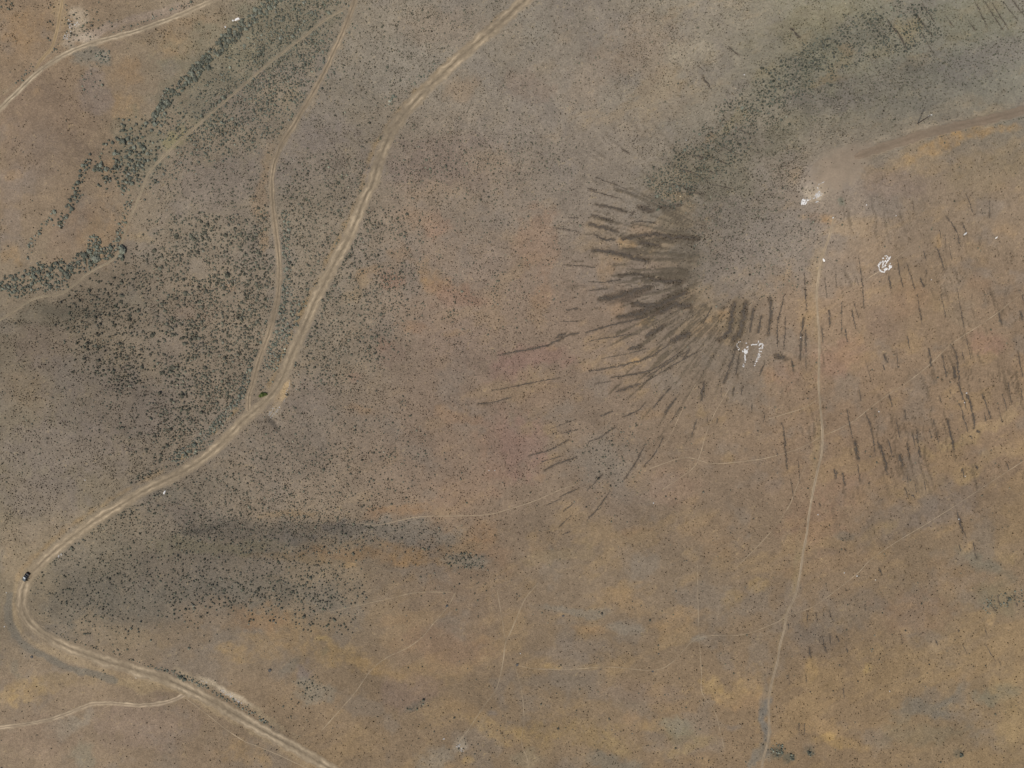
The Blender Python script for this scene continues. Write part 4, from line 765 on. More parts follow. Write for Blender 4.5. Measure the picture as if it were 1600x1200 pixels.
for zi, z in enumerate(ZN):
    if z[0] == 'line':
        _, q, hw, p, sz, kd, cw, txt = z
        w = smooth((hw * 1.15 - linedist(gu, gv, q) + wob * hw * 0.9) / (hw * 0.5))
    elif z[0] == 'poly':
        _, q, p, sz, kd, cw, txt = z
        w = 0
        for jj in range(6):
            w = w + inpoly(zu + 22 * math.cos(jj * 1.05), zv + 22 * math.sin(jj * 1.05), q) / 6.0
    else:
        _, (eu, ev, ru, rv, an), p, sz, kd, cw, txt = z
        t = math.radians(an); du, dv = gu - eu, gv - ev
        r = np.hypot((du * math.cos(t) + dv * math.sin(t)) / ru, (-du * math.sin(t) + dv * math.cos(t)) / rv)
        w = smooth((1.15 - r + wob * 0.8) / 0.4)
    pp = p * w * ((1 - cw) + cw * np.clip(clump * 1.15, 0, 1.4))
    m = pp > prob
    prob = np.where(m, pp, prob); zone = np.where(m, zi, zone); size = np.where(m, sz, size)
EMPTY = [(310, 420, 16, 16), (290, 490, 24, 9), (170, 255, 10, 9), (195, 330, 0, 0), (572, 438, 14, 12), (610, 405, 18, 10), (672, 440, 22, 18), (205, 470, 10, 9), (225, 375, 12, 6), (270, 545, 18, 10), (650, 510, 18, 8), (640, 800, 60, 8), (620, 868, 60, 7)]
for (eu, ev, ru, rv) in EMPTY:
    if ru: prob = prob * smooth((np.hypot((gu - eu) / ru, (gv - ev) / rv) + wob - 0.85) / 0.2)
prob = prob * smooth((look(D_ROAD, gu, gv) - 0.8) / 1.4) * smooth((look(D_TRAIL, gu, gv) - 0.1) / 1.0)
prob = prob * (np.hypot((gu - 1314) / 50, (gv - 262) / 38) > 1)
prob = prob * (np.hypot((gu - 42) / 11, (gv - 900) / 12) > 1)
keep = rng.random(gu.shape) < prob
gu, gv, zone, size = gu[keep], gv[keep], zone[keep], size[keep]
size = size * np.exp(rng.normal(0, 0.32, len(size)))
kindz = np.array([z[-3] for z in ZN])[zone]
sx, sy, sz_ = P(gu, gv)
mpp = (CAM_H - sz_) / FPX
size = np.where(size > 4.0, 4.0 + (size - 4.0) * 0.8, size)
srad = size * 0.5 * mpp * 0.66
shgt = srad * (0.85 + 0.6 * rng.random(len(srad)))
sang = rng.random(len(srad)) * 6.28
c0 = np.array([0.114, 0.110, 0.082]); c1 = np.array([0.142, 0.148, 0.115])
scol = np.where(kindz[:, None] == 0, c0, c1) * np.exp(rng.normal(0, 0.28, len(srad)))[:, None]
zf = np.array([0.62 if 'brush belt' in z[-1] or 'green patches' in z[-1] else (0.8 if 'draw' in z[-1] or 'olive' in z[-1] else 1.0) for z in ZN])[zone]
scol = scol * zf[:, None]
scol = scol * (1 + rng.normal(0, 0.02, (len(srad), 3)))
infr = (gu > 4) & (gu < 1596) & (gv > 4) & (gv < 1196)
order = np.argsort(-np.where(infr, size, 0))
BIG = order[:300]; REST = order[300:]
TEMPL = [blob_template(200 + i) for i in range(9)]
SMALL = [blob_template(300 + i, 4, 0.75, 5) for i in range(6)]
print('shrubs', len(gu))
V, F, Cc = join_scatter(SMALL, sx[REST], sy[REST], sz_[REST], srad[REST], shgt[REST], sang[REST], scol[REST])
tag(link('sagebrush', mesh_np('sagebrush', V, F, Cc), M_SHRUB), 'small dark sagebrush dotted thickly over the slopes', 'sagebrush', None, 'stuff')
shr_me = {}
for k in range(9):
    for t in range(6):
        TV, TF = TEMPL[k]
        base = (c0, c1)[t % 2] * (0.75, 1.0, 1.3)[t // 2]
        shr_me[(k, t)] = mesh_np('shrub', TV, TF, np.repeat(base[None], len(TV), 0))
        shr_me[(k, t)].materials.append(M_SHRUB)
zcount = {}
for i in sorted(BIG, key=lambda q: gu[q]):
    kd = int(kindz[i])
    o = link('shrub', shr_me[(int(rng.integers(9)), kd + 2 * int(rng.integers(3)))], None, None, (sx[i], sy[i], sz_[i]))
    o.scale = (srad[i], srad[i] * (0.8 + 0.4 * rng.random()), shgt[i])
    o.rotation_euler = (0, 0, sang[i])
    txt = ZN[zone[i]][-1]
    zcount[txt] = zcount.get(txt, 0) + 1
    tag(o, ('grey-green shrub' if kd else 'dark sagebrush') + f', {ordinal(zcount[txt])} from left ' + txt, 'shrub', 'shrubs ' + txt)
# the one bright green bush in the fork
gx, gy, gz = P(410, 617)
for n, (du, dv, r) in enumerate([(0, 0, 1.5)]):
    TV, TF = blob_template(555, 40)
    for q in range(1, 4):
        tv, tf = blob_template(560 + q, 24)
        tv = tv * 0.7 + np.array([(0.9, 0.35, 0), (-0.8, -0.5, 0), (1.5, 0.3, -.1)][q - 1])
        TF = np.vstack([TF, tf + len(TV)]); TV = np.vstack([TV, tv])
    o = link('green_bush', mesh_np('green_bush', TV * np.array([1.15, 1.15, 1.2]), TF, np.repeat(np.array([[0.075, 0.095, 0.03]]), len(TV), 0)), M_SHRUB, None, (float(gx), float(gy), float(gz)))
    tag(o, 'bright green bush standing in the fork of the dirt roads', 'bush')

# ------------------------------------------------------------------ grass tussocks and dwarf scrub: a mass nobody could count
cell = 2.35
gu, gv = np.meshgrid(np.arange(-60, 1660, cell), np.arange(-60, 1260, cell))
gu = (gu + rng.random(gu.shape) * cell).ravel(); gv = (gv + rng.random(gv.shape) * cell).ravel()
n1 = smooth((fbm(gu, gv, 60, 180, 4, 0.6) - 0.40) / 0.25); n2 = smooth((fbm(gu, gv, 11, 185, 3) - 0.38) / 0.3)
west = smooth((1000 - gu) / 350) * smooth((930 - gv) / 200)
ridge = smooth((gu - 900) / 100) * smooth((520 - gv + 0.1 * (gu - 1000)) / 180) * smooth((1330 - gu + 1.2 * (300 - gv)) / 150)
pt = 0.06 + 0.74 * np.maximum(west, ridge) * (0.18 + 0.82 * n2) * (0.40 + 0.60 * n1) + 0.10 * n2 * n1
pt = pt + 0.45 * fan_mask(gu, gv)
for (a, b, ru, rv, p) in [(400, 824, 150, 11, .35), (110, 190, 130, 170, -.5), (60, 330, 90, 90, -.3), (110, 1080, 130, 120, -.15), (540, 1010, 250, 60, -.1)]:
    pt = pt + p * np.exp(-0.5 * ((gu - a) / ru) ** 2 - 0.5 * ((gv - b) / rv) ** 2)
pt = np.clip(pt, 0.02, .8) * smooth((look(D_ROAD, gu, gv) - 0.6) / 1.6) * smooth((look(D_TRAIL, gu, gv) - 0.1) / 0.8)
pt = pt * (0.15 + 0.85 * (np.hypot((gu - 1314) / 52, (gv - 262) / 36) > 1))
pt = pt * (np.hypot((gu - 42) / 11, (gv - 900) / 12) > 1)
keep = rng.random(gu.shape) < pt
gu, gv = gu[keep], gv[keep]
tx, ty, tz = P(gu, gv)
n = len(gu)
tr = (0.18 + 0.24 * rng.random(n) ** 1.7)
gc = ground_colour(gu, gv)
tone = np.exp(rng.normal(-0.72, 0.45, n))[:, None]
tc_ = gc * tone * np.array([1.0, 1.02, 1.0])
print('tufts', n)
V, F, Cc = join_scatter([tuft_template(400 + i) for i in range(6)], tx, ty, tz, tr, tr * (1.0 + rng.random(n)), rng.random(n) * 6.28, tc_)
tag(link('grass_tussocks', mesh_np('grass_tussocks', V, F, Cc), M_SHRUB), 'dry grass tussocks and dwarf scrub covering the hillside', 'grass', None, 'stuff')

# ------------------------------------------------------------------ stones
def stone_template(seed):
    r = np.random.default_rng(seed); V = []; n = 5
    for (rad, z) in ((1.0, -0.15), (0.7, 0.55)):
        for i in range(n):
            a = 2 * math.pi * (i + 0.5 * r.random()) / n + z; k = rad * (0.7 + 0.5 * r.random())
            V.append((k * math.cos(a), k * math.sin(a), z + 0.25 * (r.random() - .5)))
    F = []
    for i in range(n):
        a, b = i, (i + 1) % n
        F += [(a, b, b + n), (a, b + n, a + n)]
    F += [(n, n + 1, n + 2), (n, n + 2, n + 3), (n, n + 3, n + 4)]
    return np.array(V), np.array(F)
STONES = [stone_template(700 + i) for i in range(6)]

def stone_mesh(name, u, v, r, col, hf=0.8):
    x, y, z = P(u, v)
    ox, oy, oz = float(np.mean(x)), float(np.mean(y)), float(np.min(z))
    V, F, Cc = join_scatter(STONES, x - ox, y - oy, z - oz, r, r * hf * (0.6 + 0.6 * rng.random(len(r))), rng.random(len(r)) * 6.28, col)
    return mesh_np(name, V, F, Cc), (ox, oy, oz)

CL_TXT = {'west': 'in the fan west of the hilltop', 'southwest': 'in the slanting rows below the fan', 'numeral': 'around the white stone 7', 'east': 'around the white stone ring',
          'southeast': 'on the right slope below the ring', 'south': 'near the lower right corner', 'north': 'near the top edge'}
count = {}
for c in CL_TXT:
    items = sorted([s for s in ST if s[0] == c], key=lambda s: min(q[0] for q in s[1]))
    for n, (_, pts, w) in enumerate(items, 1):
        cc = catmull(pts, 1.0)
        Lp = np.hypot(*(np.diff(cc, axis=0).T)).sum() + 1
        ns = int(max(10, Lp * w * 0.30))
        t = rng.random(ns) * (len(cc) - 1); i0 = t.astype(int); f = t - i0
        p = cc[i0] * (1 - f[:, None]) + cc[np.minimum(i0 + 1, len(cc) - 1)] * f[:, None]
        tapr = 0.35 + 0.65 * np.sin(np.pi * np.clip(t / (len(cc) - 1), 0.03, 0.97))
        wig = (fbm(p[:, 0], p[:, 1], 6, 190, 2) - .5) * 0.9 * w
        d2 = np.clip(rng.normal(0, 0.30, (ns, 2)), -.7, .7) * (w * tapr)[:, None]
        p = p + d2 + np.stack([wig * 0.5, wig * 0.2], 1)
        r = 0.10 + 0.20 * rng.random(ns) ** 1.6
        col = np.array([0.085, 0.072, 0.058]) * np.exp(rng.normal(0, 0.28, ns))[:, None]
        # ragged rubble bed
        s_ = np.arange(len(cc)) * 1.0
        tan = np.gradient(cc, axis=0); tan /= np.linalg.norm(tan, axis=1)[:, None] + 1e-9
        nor = np.stack([-tan[:, 1], tan[:, 0]], 1)
        sd = 13.7 * n + 3.1 * len(c)
        wl = (fbm(s_, s_ * 0 + sd, 4.0, 200, 3, .7) - .18) * 1.5; wr = (fbm(s_, s_ * 0 + sd + 50, 4.0, 204, 3, .7) - .18) * 1.5
        tp = 1.25 * (0.25 + 0.75 * np.sin(np.pi * np.linspace(0.02, 0.98, len(cc))) ** 0.6) * w * 0.5
        drift = (fbm(s_, s_ * 0 + sd + 90, 7.0, 208, 2) - .5) * w * 0.8
        k = np.linspace(-1, 1, 7)[None, :]
        off = np.where(k < 0, k * np.maximum(wl, .12)[:, None], k * np.maximum(wr, .12)[:, None]) * tp[:, None] + drift[:, None]
        U = cc[:, 0:1] + nor[:, 0:1] * off; V = cc[:, 1:2] + nor[:, 1:2] * off
        x, y, z = P(U, V)
        nn = fbm(U, V, 1.6, 210, 2)
        zz = z + 0.05 + (nn - .4) * 0.25 * (1 - np.abs(k)) - 0.12 * smooth((np.abs(k) - .6) / .4)
        wgt = np.clip(smooth((1.05 - np.abs(k) + (nn - .5) * 1.3) / .9) * (0.7 + 0.8 * fbm(s_[:, None] + 0 * U, U * 0 + sd, 6, 214, 2)), 0, 1)[..., None]
        bc = ground_colour(U, V) * (1 - wgt) + np.array([0.080, 0.067, 0.054]) * (0.75 + 0.5 * nn)[..., None] * wgt
        ox, oy, oz = float(x.mean()), float(y.mean()), float(z.min())
        id_ = np.arange(U.size).reshape(U.shape)
        Fq = np.stack([id_[:-1, :-1], id_[:-1, 1:], id_[1:, 1:], id_[1:, :-1]], -1).reshape(-1, 4)
        mb = mesh_np('rock_stripe', np.stack([x - ox, y - oy, zz - oz], -1).reshape(-1, 3), Fq, bc.reshape(-1, 3))
        if mb.polygons[len(Fq) // 2].normal.z < 0: mb.flip_normals()
        ln = 'long' if Lp > 45 else ('short' if Lp < 16 else 'narrow')
        if w >= 9: ln = 'broad'
        st_o = tag(link('rock_stripe', mb, M_ROCK, None, (ox, oy, oz)), f'{ln} dark rubble stripe, {ordinal(n)} from left {CL_TXT[c]}', 'rock stripe', 'dark rubble stripes ' + CL_TXT[c])
        me_, loc = stone_mesh('loose_stones', p[:, 0], p[:, 1], r, col, 0.7)
        so = link('loose_stones', me_, M_ROCK, st_o, (loc[0] - ox, loc[1] - oy, loc[2] - oz)); so['kind'] = 'stuff'

def stone_figure(name, strokes, label, cat, group=None, tone=0.62, dens=1.3, mat=M_WHITE):
    """strokes: (points, width px); blobs are one-point strokes"""
    us, vs = [], []
    for pts, w in strokes:
        if len(pts) == 1:
            k = max(3, int(w * w * dens * 1.1))
            a = rng.random(k) * 6.28; rr = np.sqrt(rng.random(k)) * w * 0.5
            us.append(pts[0][0] + rr * np.cos(a)); vs.append(pts[0][1] + rr * np.sin(a))
        else:
            cc = np.array(pts, float); seg = np.hypot(*np.diff(cc, axis=0).T); L = seg.sum(); k = max(4, int(L * max(w, 1) * dens))
            t = np.sort(rng.random(k)) * L; cs = np.concatenate([[0], np.cumsum(seg)])
            us.append(np.interp(t, cs, cc[:, 0]) + (rng.random(k) - .5) * w); vs.append(np.interp(t, cs, cc[:, 1]) + (rng.random(k) - .5) * w)
    u = np.concatenate(us); v = np.concatenate(vs)
    r = 0.13 + 0.14 * rng.random(len(u))
    col = np.array([1.0, 0.99, 0.97]) * tone * np.exp(rng.normal(0, 0.1, len(u)))[:, None]
    me_, loc = stone_mesh(name, u, v, r, np.clip(col, 0, .85), 0.6)
    o = tag(link(name, None, None, None, loc), label, cat, group)
    st = link('stones', me_, mat, o); st['kind'] = 'stuff'
    return o

def zp(ou, ov, k, pts):
    return [(ou + a / k, ov + b / k) for a, b in pts]
N = lambda *p: zp(1140, 520, 20, p)
stone_figure('stone_numeral', [(N((680, 385), (760, 355), (840, 370), (890, 325)), 1.8), (N((900, 250), (895, 320)), .8), (N((930, 380)), 3.0), (N((960, 330), (1035, 360), (1045, 420), (1005, 500)), 2.2), (N((960, 470), (930, 520)), 2.4), (N((915, 580), (960, 565), (1000, 590)), 1.4), (N((900, 640), (950, 680), (880, 700)), 2.4), (N((940, 740), (870, 770)), 2.6), (N((850, 830), (910, 810)), 2.0), (N((845, 895)), 2.4), (N((805, 955)), 1.8), (N((785, 1015)), 1.8)],
             'white painted stones laid out as a large 7 on the hillside', 'stone figure', 'white stone figures')
stone_figure('stone_numeral', [(N((380, 560), (450, 600)), 1.6), (N((505, 600)), 6.0), (N((470, 640), (560, 610)), 3.4), (N((475, 520)), 2.6), (N((590, 415), (535, 455)), 1.8), (N((575, 500), (530, 570)), 2.0), (N((480, 690), (470, 760), (500, 800), (490, 860)), 2.4), (N((485, 920)), 1.4), (N((450, 970), (430, 1060)), 2.4), (N((280, 290)), 1.6), (N((330, 280)), 1.4), (N((510, 300), (540, 335)), 1.4), (N((220, 360), (240, 350)), 1.0), (N((220, 410), (270, 450)), 1.3), (N((275, 540), (310, 495), (350, 490)), 1.1)],
             'white painted stones laid out as the ragged left figure beside the large 7', 'stone figure', 'white stone figures')
N = lambda *p: zp(1340, 390, 20, p)
stone_figure('stone_ring', [(N((1035, 220), (980, 290), (870, 440)), 1.7), (N((925, 205), (985, 285)), 1.3), (N((790, 340), (800, 450), (765, 540)), 1.5), (N((740, 370), (650, 490)), 2.0), (N((650, 490), (680, 600), (720, 670), (830, 715)), 1.6), (N((830, 710), (880, 610)), 1.6), (N((870, 490)), 2.6), (N((1010, 520)), 4.0), (N((1050, 525), (960, 640)), 2.0), (N((900, 600)), 3.6), (N((860, 600), (840, 650)), 2.4), (N((800, 265)), 2.2), (N((905, 270)), 2.0), (N((870, 340), (840, 390)), 1.5), (N((850, 200), (910, 190)), 1.0), (N((1015, 420)), 1.4), (N((770, 560), (830, 520)), 1.4)],
             'round emblem of white painted stones on the brown slope', 'stone figure', 'white stone figures', 0.64, 2.2)
N = lambda *p: zp(1230, 270, 16, p)
stone_figure('pale_outcrop', [(N((420, 730)), 8.5), (N((370, 770)), 4), (N((510, 690)), 4), (N((400, 670)), 3)], 'bright white boulder heap at the lower left of the bare pad', 'rocks', None, 0.68, 1.0)
stone_figure('pale_outcrop', [(N((760, 550)), 8), (N((820, 500)), 6), (N((690, 560), (880, 540)), 2.5), (N((780, 330), (800, 280), (900, 240), (960, 230)), 1.4), (N((760, 370), (810, 440)), 1.6), (N((640, 640), (740, 610)), 2), (N((700, 740), (800, 700)), 2), (N((570, 680), (580, 640)), 1.2)], 'scattered pale rubble above the white boulder heap on the pad edge', 'rocks', None, 0.52, 0.8)
N = lambda *p: zp(380, 580, 15, p)
stone_figure('pale_outcrop', [(N((860, 830), (800, 920), (720, 1010), (650, 1090)), 2.4), (N((720, 850), (640, 950), (620, 1030)), 3.0), (N((1085, 260), (1080, 380), (1000, 470)), 1.3), (N((1000, 490), (1020, 560), (960, 700)), 1.4)], 'pale broken bank along the outside of the road fork', 'rocks', None, 0.40, 0.5)
stone_figure('pale_outcrop', [([(219, 1057), (221, 1054), (224, 1057), (226, 1058), (230, 1055)], 1.3), ([(212, 1059)], 1.6), ([(235, 1060)], 1.4), ([(240, 1061)], 1.5)], 'small pale stones on the shoulder of the lower gravel road', 'rocks', None, 0.55, 1.0)
stone_figure('pale_outcrop', [([(345, 1078), (360, 1087), (378, 1100)], 4), ([(312, 1062), (325, 1068)], 2)], 'pale rubble on the bank above the lower gravel road', 'rocks', None, 0.48, 0.35)
stone_figure('pale_outcrop', [([(716, 1165)], 7), ([(722, 1172)], 6), ([(694, 1155)], 4)], 'pale rubble patch near the bottom edge', 'rocks', None, 0.45, 0.35)
stone_figure('pale_outcrop', [([(108, 28), (112, 40), (106, 55), (100, 62)], 8), ([(120, 38)], 8)], 'pale stones on the bare soil in the upper left corner', 'rocks', None, 0.48, 0.22)
stone_figure('pale_outcrop', [([(92, 869)], 3.5), ([(96, 866)], 2.5)], 'little heap of pale stones inside the gravel road bend', 'rocks', None, 0.5, 0.6)

def single_rock(u, v, r, label, tone=0.7, name='white_rock', stretch=1.0, ang=0.0, cat='rock', group='single white rocks'):
    x, y, z = (float(q) for q in P(u, v))
    TV, TF = stone_template(int(u * 7 + v))
    me_ = mesh_np(name, TV, TF, np.repeat(np.array([[1, .98, .94]]) * tone, len(TV), 0))
    o = link(name, me_, M_WHITE, None, (x, y, z)); o.scale = (r * stretch, r, r * 0.8); o.rotation_euler = (0, 0, ang)
    return tag(o, label, cat, group)
for u, v, r, t in [(1373, 643, .5, 'on the brown slope just east of the spur track'), (1510, 614, .55, 'at the top of a dark stripe near the right edge'), (1507, 629, .45, 'halfway down a dark stripe near the right edge'),
                   (1251, 527, .45, 'inside the dark stripe right of the white 7'), (1302, 340, .55, 'at the top of the spur track below the bare pad'), (1354, 320, .4, 'on open ground right of the bare pad'),
                   (1400, 337, .4, 'on the slope above the white stone ring'), (1498, 811, .5, 'beside the thick dark stripe low on the right slope'), (1508, 744, .45, 'at the foot of a golden patch on the right'),
                   (1455, 437, .35, 'on the slope southeast of the white stone ring'), (1278, 804, .4, 'just right of the spur track low on the slope'), (1319, 895, .45, 'left of the pair near the dark smudge'), (1339, 900, .5, 'in the middle beside the faint southeast path'),
                   (1368, 906, .45, 'right of the pair beside the faint southeast path'), (133, 750, .4, 'alone on the grey slope above the gravel road'), (352, 42, .55, 'at the edge of the draw scrub near the top'), (10, 926, .4, 'outside the gravel road bend'), (7, 979, .45, 'at the left edge below the bend'),
                   (1072, 219, .45, 'on the smooth slope near the top'), (1163, 117, .45, 'on the edge of the upper green patch'), (773, 735, .4, 'on the reddish slope right of centre'), (764, 735, .35, 'just left of another on the reddish slope'), (1021, 786, .45, 'at the crossing of faint paths'), (1390, 1080, .4, 'on the plain slope near the lower right'), (813, 1021, .4, 'beside the southern two-track')]:
    single_rock(u, v, r * 0.8, 'small white rock ' + t, 0.55)
single_rock(1287, 406, .45, 'white elongated stone beside the upper spur track', .75, 'white_rock', 2.4, -1.0)
single_rock(1557, 371, .35, 'white elongated stone on the golden slope at the right', .75, 'white_rock', 3.2, 0.6)
single_rock(257, 769, .5, 'white elongated stone on the verge of the gravel road', .75, 'white_rock', 2.6, 1.15)
single_rock(371, 30, .8, 'white flat slab at the head of the draw thicket', .72, 'white_rock', 2.2, 0.4)
single_rock(364, 32, .5, 'smaller white slab at the head of the draw thicket', .72, 'white_rock', 1.4, 0.4)
single_rock(1508, 365, .5, 'pale streaked stone beside a dark stripe on the right slope', .55, 'white_rock', 2.4, 0.6)
for u, v, r, t in [(50, 1026, .8, 'just outside the road bend'), (422, 1047, 1.0, 'on the golden grass of the lower slope'), (698, 947, .8, 'standing on the diagonal path'), (880, 962, .7, 'in the grey streak of the southern slope'), (808, 1038, .9, 'at the junction of the southern paths'), (1020, 1049, .6, 'on the faint path near the bottom')]:
    single_rock(u, v, r, 'dark boulder ' + t, .09, 'dark_boulder', 1.2, 0.5, 'rock', 'single dark boulders')

# ------------------------------------------------------------------ utility pole on the ridge
def box(bmv, x0, x1, y0, y1, z0, z1):
    return np.array([(x, y, z) for z in (z0, z1) for y in (y0, y1) for x in (x0, x1)]), np.array([(0, 2, 3, 1), (4, 5, 7, 6), (0, 1, 5, 4), (2, 6, 7, 3), (0, 4, 6, 2), (1, 3, 7, 5)])
def tube(rings, n=10, cap=True):
    """rings: (x, y, z, r) along z"""
    V = []; F = []
    for (x, y, z, r) in rings:
        for i in range(n):
            a = 2 * math.pi * i / n; V.append((x + r * math.cos(a), y + r * math.sin(a), z))
    for k in range(len(rings) - 1):
        for i in range(n):
            a, b = k * n + i, k * n + (i + 1) % n; F.append((a, b, b + n, a + n))
    b = len(V)
    V.append(rings[-1][:3]); V.append(rings[0][:3])
    top = (len(rings) - 1) * n
    for i in range(0, n, 2):
        F.append((top + i, top + (i + 1) % n, top + (i + 2) % n, b)); F.append((i, b + 1, (i + 2) % n, (i + 1) % n))
    return np.array(V), np.array(F)
M_WOOD = plain('weathered_pole_wood', (0.055, 0.042, 0.032), 0.85, 0, 0.25, 3)
M_CERAMIC = plain('white_ceramic', (0.75, 0.75, 0.72), 0.25, 0, 0.05)
px, py, pz = (float(q) for q in P(1434, 193))
pole = link('utility_pole', None, None, None, (px, py, pz)); pole.rotation_euler = (0, 0, 0.25)
tag(pole, 'dark wooden utility pole standing beside the ridge road', 'utility pole')
link('post', mesh_np('post', *tube([(0, 0, -.5, .22), (0, 0, 3, .2), (0, 0, 9.3, .15)])), M_WOOD, pole)
link('crossarm', mesh_np('crossarm', *box(None, -0.9, 0.9, -.08, .08, 8.6, 8.75)), M_WOOD, pole)
for q in (-.75, .75):
    link('insulator', mesh_np('insulator', *tube([(q, 0, 8.75, .05), (q, 0, 8.85, .11), (q, 0, 8.98, .07), (q, 0, 9.05, .1)], 8)), M_CERAMIC, pole)
link('insulator', mesh_np('insulator', *tube([(0, 0, 9.3, .12), (0, 0, 9.45, .22), (0, 0, 9.6, .2), (0, 0, 9.7, .1)], 8)), M_CERAMIC, pole)

# ------------------------------------------------------------------ parked pickup with its door open
M_PAINT = plain('black_car_paint', (0.012, 0.013, 0.015), 0.22, 0.0, 0.1, 2)
M_HOOD = plain('hood_paint_sky_sheen', (0.06, 0.068, 0.07), 0.4, 0.0, 0.12, 2)  # grey tone is the sky's reflection painted onto the black hood
M_WINDSHIELD = plain('windshield_painted_sky', (0.50, 0.54, 0.55), 0.08, 0.0, 0.25, 3, 0.9)  # pale base colour paints reflected sky into the glass
M_ROOF = plain('roof_paint_sky_sheen', (0.42, 0.45, 0.46), 0.4, 0.0, 0.1, 2)  # light tone stands in for sky reflected off the dark roof
M_GLASS = plain('window_glass', (0.03, 0.035, 0.04), 0.05, 0.0, 0.02, 2, 0.9)
M_TYRE = plain('tyre_rubber', (0.018, 0.018, 0.018), 0.8, 0, 0.1)
M_RIM = plain('wheel_metal', (0.5, 0.5, 0.5), 0.35, 0.8, 0.05)
M_TRIM = plain('dark_plastic', (0.03, 0.03, 0.032), 0.6, 0, 0.1)
M_LAMP = plain('headlight_glass', (0.7, 0.72, 0.75), 0.1, 0, 0.03)
M_RED = plain('tail_lamp_red', (0.35, 0.02, 0.02), 0.25, 0, 0.05)
M_BED = plain('bed_liner', (0.035, 0.036, 0.04), 0.55, 0, 0.15)
def loft(sections, cap=True):
    """sections: list of (x, [(y, z), ...]) closed profiles with the same number of points"""
    n = len(sections[0][1]); V = []; F = []
    for x, pr in sections:
        V += [(x, y, z) for y, z in pr]
    for k in range(len(sections) - 1):
        for i in range(n):
            a, b = k * n + i, k * n + (i + 1) % n; F.append((a, a + n, b + n, b))
    me = bpy.data.meshes.new('m')
    if cap:
        F.append(tuple(range(n))); F.append(tuple(reversed(range((len(sections) - 1) * n, len(sections) * n))))
    me.from_pydata(V, [], F); me.update()
    return me
def body_prof(hw, z0, z1, ins=.06):
    return [(-hw + ins, z0), (hw - ins, z0), (hw, z0 + .15), (hw, z1 - .18), (hw - ins, z1 - .04), (hw - .25, z1), (-hw + .25, z1), (-hw + ins, z1 - .04), (-hw, z1 - .18), (-hw, z0 + .15)]
cx, cy, cz = (float(q) for q in P(42.6, 900.4))
truck = link('pickup_truck', None, None, None, (cx, cy, cz + 0.06))
yaw = math.atan2(-0.775, -0.632)                               # nose to the lower left
def gz_(fx, ly):
    return float(relief(cx + fx * math.cos(yaw) - ly * math.sin(yaw), cy + fx * math.sin(yaw) + ly * math.cos(yaw)))
wh = [gz_(1.72, .84), gz_(1.72, -.84), gz_(-1.72, .84), gz_(-1.72, -.84)]
from mathutils import Matrix
fwd = Vector((math.cos(yaw), math.sin(yaw), (wh[0] + wh[1] - wh[2] - wh[3]) / 2 / 3.44)).normalized()
lft = Vector((-math.sin(yaw), math.cos(yaw), (wh[0] + wh[2] - wh[1] - wh[3]) / 2 / 1.68)).normalized()
upv = fwd.cross(lft).normalized(); lft = upv.cross(fwd)
truck.rotation_euler = Matrix((fwd, lft, upv)).transposed().to_euler()
truck.location.z = sum(wh) / 4 + 0.10
tag(truck, 'black pickup truck with sky-sheen painted roof and open driver door on the gravel road', 'truck')
def part(name, me, mat, parent=truck):
    me.name = name
    return link(name, me, mat, parent)
# x forward (nose +), y left, z up; 5.4 m long, 1.95 m wide
bod = part('body', loft([(2.68, body_prof(.78, .48, .86)), (2.55, body_prof(.90, .42, .98)), (1.9, body_prof(.96, .40, 1.06)), (1.15, body_prof(.97, .40, 1.10)), (.2, body_prof(.97, .40, 1.08)), (-.72, body_prof(.97, .40, 1.08))]), M_PAINT)
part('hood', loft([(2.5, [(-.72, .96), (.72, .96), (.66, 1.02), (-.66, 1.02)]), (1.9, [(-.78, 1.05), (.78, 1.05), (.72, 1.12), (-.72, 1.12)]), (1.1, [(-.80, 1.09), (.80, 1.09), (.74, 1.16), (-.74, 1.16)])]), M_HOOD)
part('cab', loft([(1.12, [(-.84, 1.07), (.84, 1.07), (.80, 1.10), (-.80, 1.10)]), (.38, [(-.86, 1.07), (.86, 1.07), (.66, 1.66), (-.66, 1.66)]), (-.05, [(-.87, 1.07), (.87, 1.07), (.68, 1.74), (-.68, 1.74)]), (-.55, [(-.87, 1.07), (.87, 1.07), (.68, 1.72), (-.68, 1.72)]), (-.80, [(-.85, 1.07), (.85, 1.07), (.80, 1.12), (-.80, 1.12)])]), M_PAINT)
def quad(pts):
    me = bpy.data.meshes.new('m'); n = len(pts)
    p = [Vector(q) for q in pts]; nn = (p[1] - p[0]).cross(p[2] - p[0]).normalized() * 0.03
    V = [tuple(q) for q in p] + [tuple(q - nn) for q in p]
    F = [tuple(range(n)), tuple(reversed(range(n, 2 * n)))] + [(i, i + n, (i + 1) % n + n, (i + 1) % n) for i in range(n)]
    me.from_pydata(V, [], F); me.update(); return me
part('roof_sheen_panel', loft([(.35, [(-.60, 1.64), (.60, 1.64), (.56, 1.70), (-.56, 1.70)]), (-.05, [(-.64, 1.70), (.64, 1.70), (.60, 1.775), (-.60, 1.775)]), (-.50, [(-.64, 1.69), (.64, 1.69), (.60, 1.755), (-.60, 1.755)])]), M_ROOF)  # thin slab added over the cab to carry the painted sky sheen
part('windshield', quad([(1.10, -.72, 1.135), (1.10, .72, 1.135), (.42, .60, 1.665), (.42, -.60, 1.665)]), M_WINDSHIELD)
part('rear_window', quad([(-.82, .68, 1.16), (-.82, -.68, 1.16), (-.585, -.60, 1.68), (-.585, .60, 1.68)]), M_GLASS)
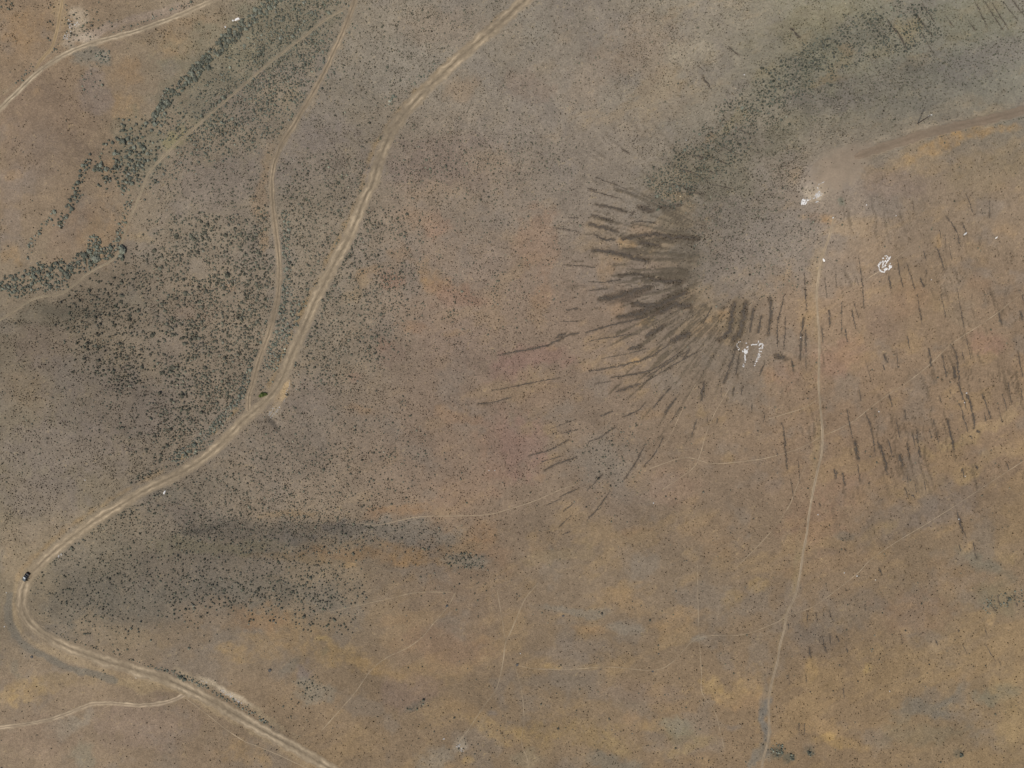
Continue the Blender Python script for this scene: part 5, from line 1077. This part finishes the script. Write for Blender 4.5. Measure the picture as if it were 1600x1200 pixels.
for s in (-1, 1):
    q = [(.85, s * .865, 1.14), (.36, s * .715, 1.60), (-.50, s * .725, 1.64), (-.66, s * .87, 1.16)]
    part('side_window', quad(q if s < 0 else q[::-1]), M_GLASS)
    part('mirror', mesh_np('mirror', *box(None, .72, .88, min(s * .98, s * 1.18), max(s * .98, s * 1.18), 1.08, 1.26)), M_TRIM)
    part('headlight', mesh_np('headlight', *box(None, 2.56, 2.67, min(s * .5, s * .80), max(s * .5, s * .80), .70, .86)), M_LAMP)
    part('tail_lamp', mesh_np('tail_lamp', *box(None, -2.71, -2.62, min(s * .82, s * .96), max(s * .82, s * .96), .72, 1.02)), M_RED)
    part('bed_side', loft([(-.74, [(s * .97, .44), (s * .82, .44), (s * .82, 1.06), (s * .97, 1.06)][::s]), (-2.64, [(s * .95, .46), (s * .82, .46), (s * .82, 1.08), (s * .95, 1.08)][::s])]), M_PAINT)
    for wx in (1.72, -1.72):
        w = link('wheel', None, None, truck); w.location = (wx, s * .84, .38); w.rotation_euler = (math.pi / 2, 0, 0)
        link('tyre', mesh_np('tyre', *tube([(0, 0, -.13, .30), (0, 0, -.11, .38), (0, 0, .11, .38), (0, 0, .13, .30)], 18)), M_TYRE, w)
        link('rim', mesh_np('rim', *tube([(0, 0, -.137, .23), (0, 0, -.1, .25), (0, 0, .1, .25), (0, 0, .137, .23)], 14)), M_RIM, w)
part('bed_floor', mesh_np('bed_floor', *box(None, -2.60, -.76, -.81, .81, .46, .62)), M_BED)
part('tailgate', mesh_np('tailgate', *box(None, -2.68, -2.61, -.82, .82, .5, 1.07)), M_PAINT)
part('front_bumper', mesh_np('front_bumper', *box(None, 2.6, 2.78, -.85, .85, .42, .62)), M_TRIM)
part('rear_bumper', mesh_np('rear_bumper', *box(None, -2.80, -2.69, -.85, .85, .42, .6)), M_TRIM)
part('toolbox', mesh_np('toolbox', *box(None, -1.2, -.84, -.78, .78, .63, 1.10)), M_TRIM)
door = link('door', None, None, truck); door.location = (.92, .98, 0); door.rotation_euler = (0, 0, math.radians(-62))
door['label'] = 'open driver door'
link('door_panel', mesh_np('door_panel', *box(None, -1.08, 0, -.03, .06, .5, 1.08)), M_PAINT, door)
link('door_window', mesh_np('door_window', *box(None, -1.0, -.12, 0, .03, 1.08, 1.55)), M_GLASS, door)
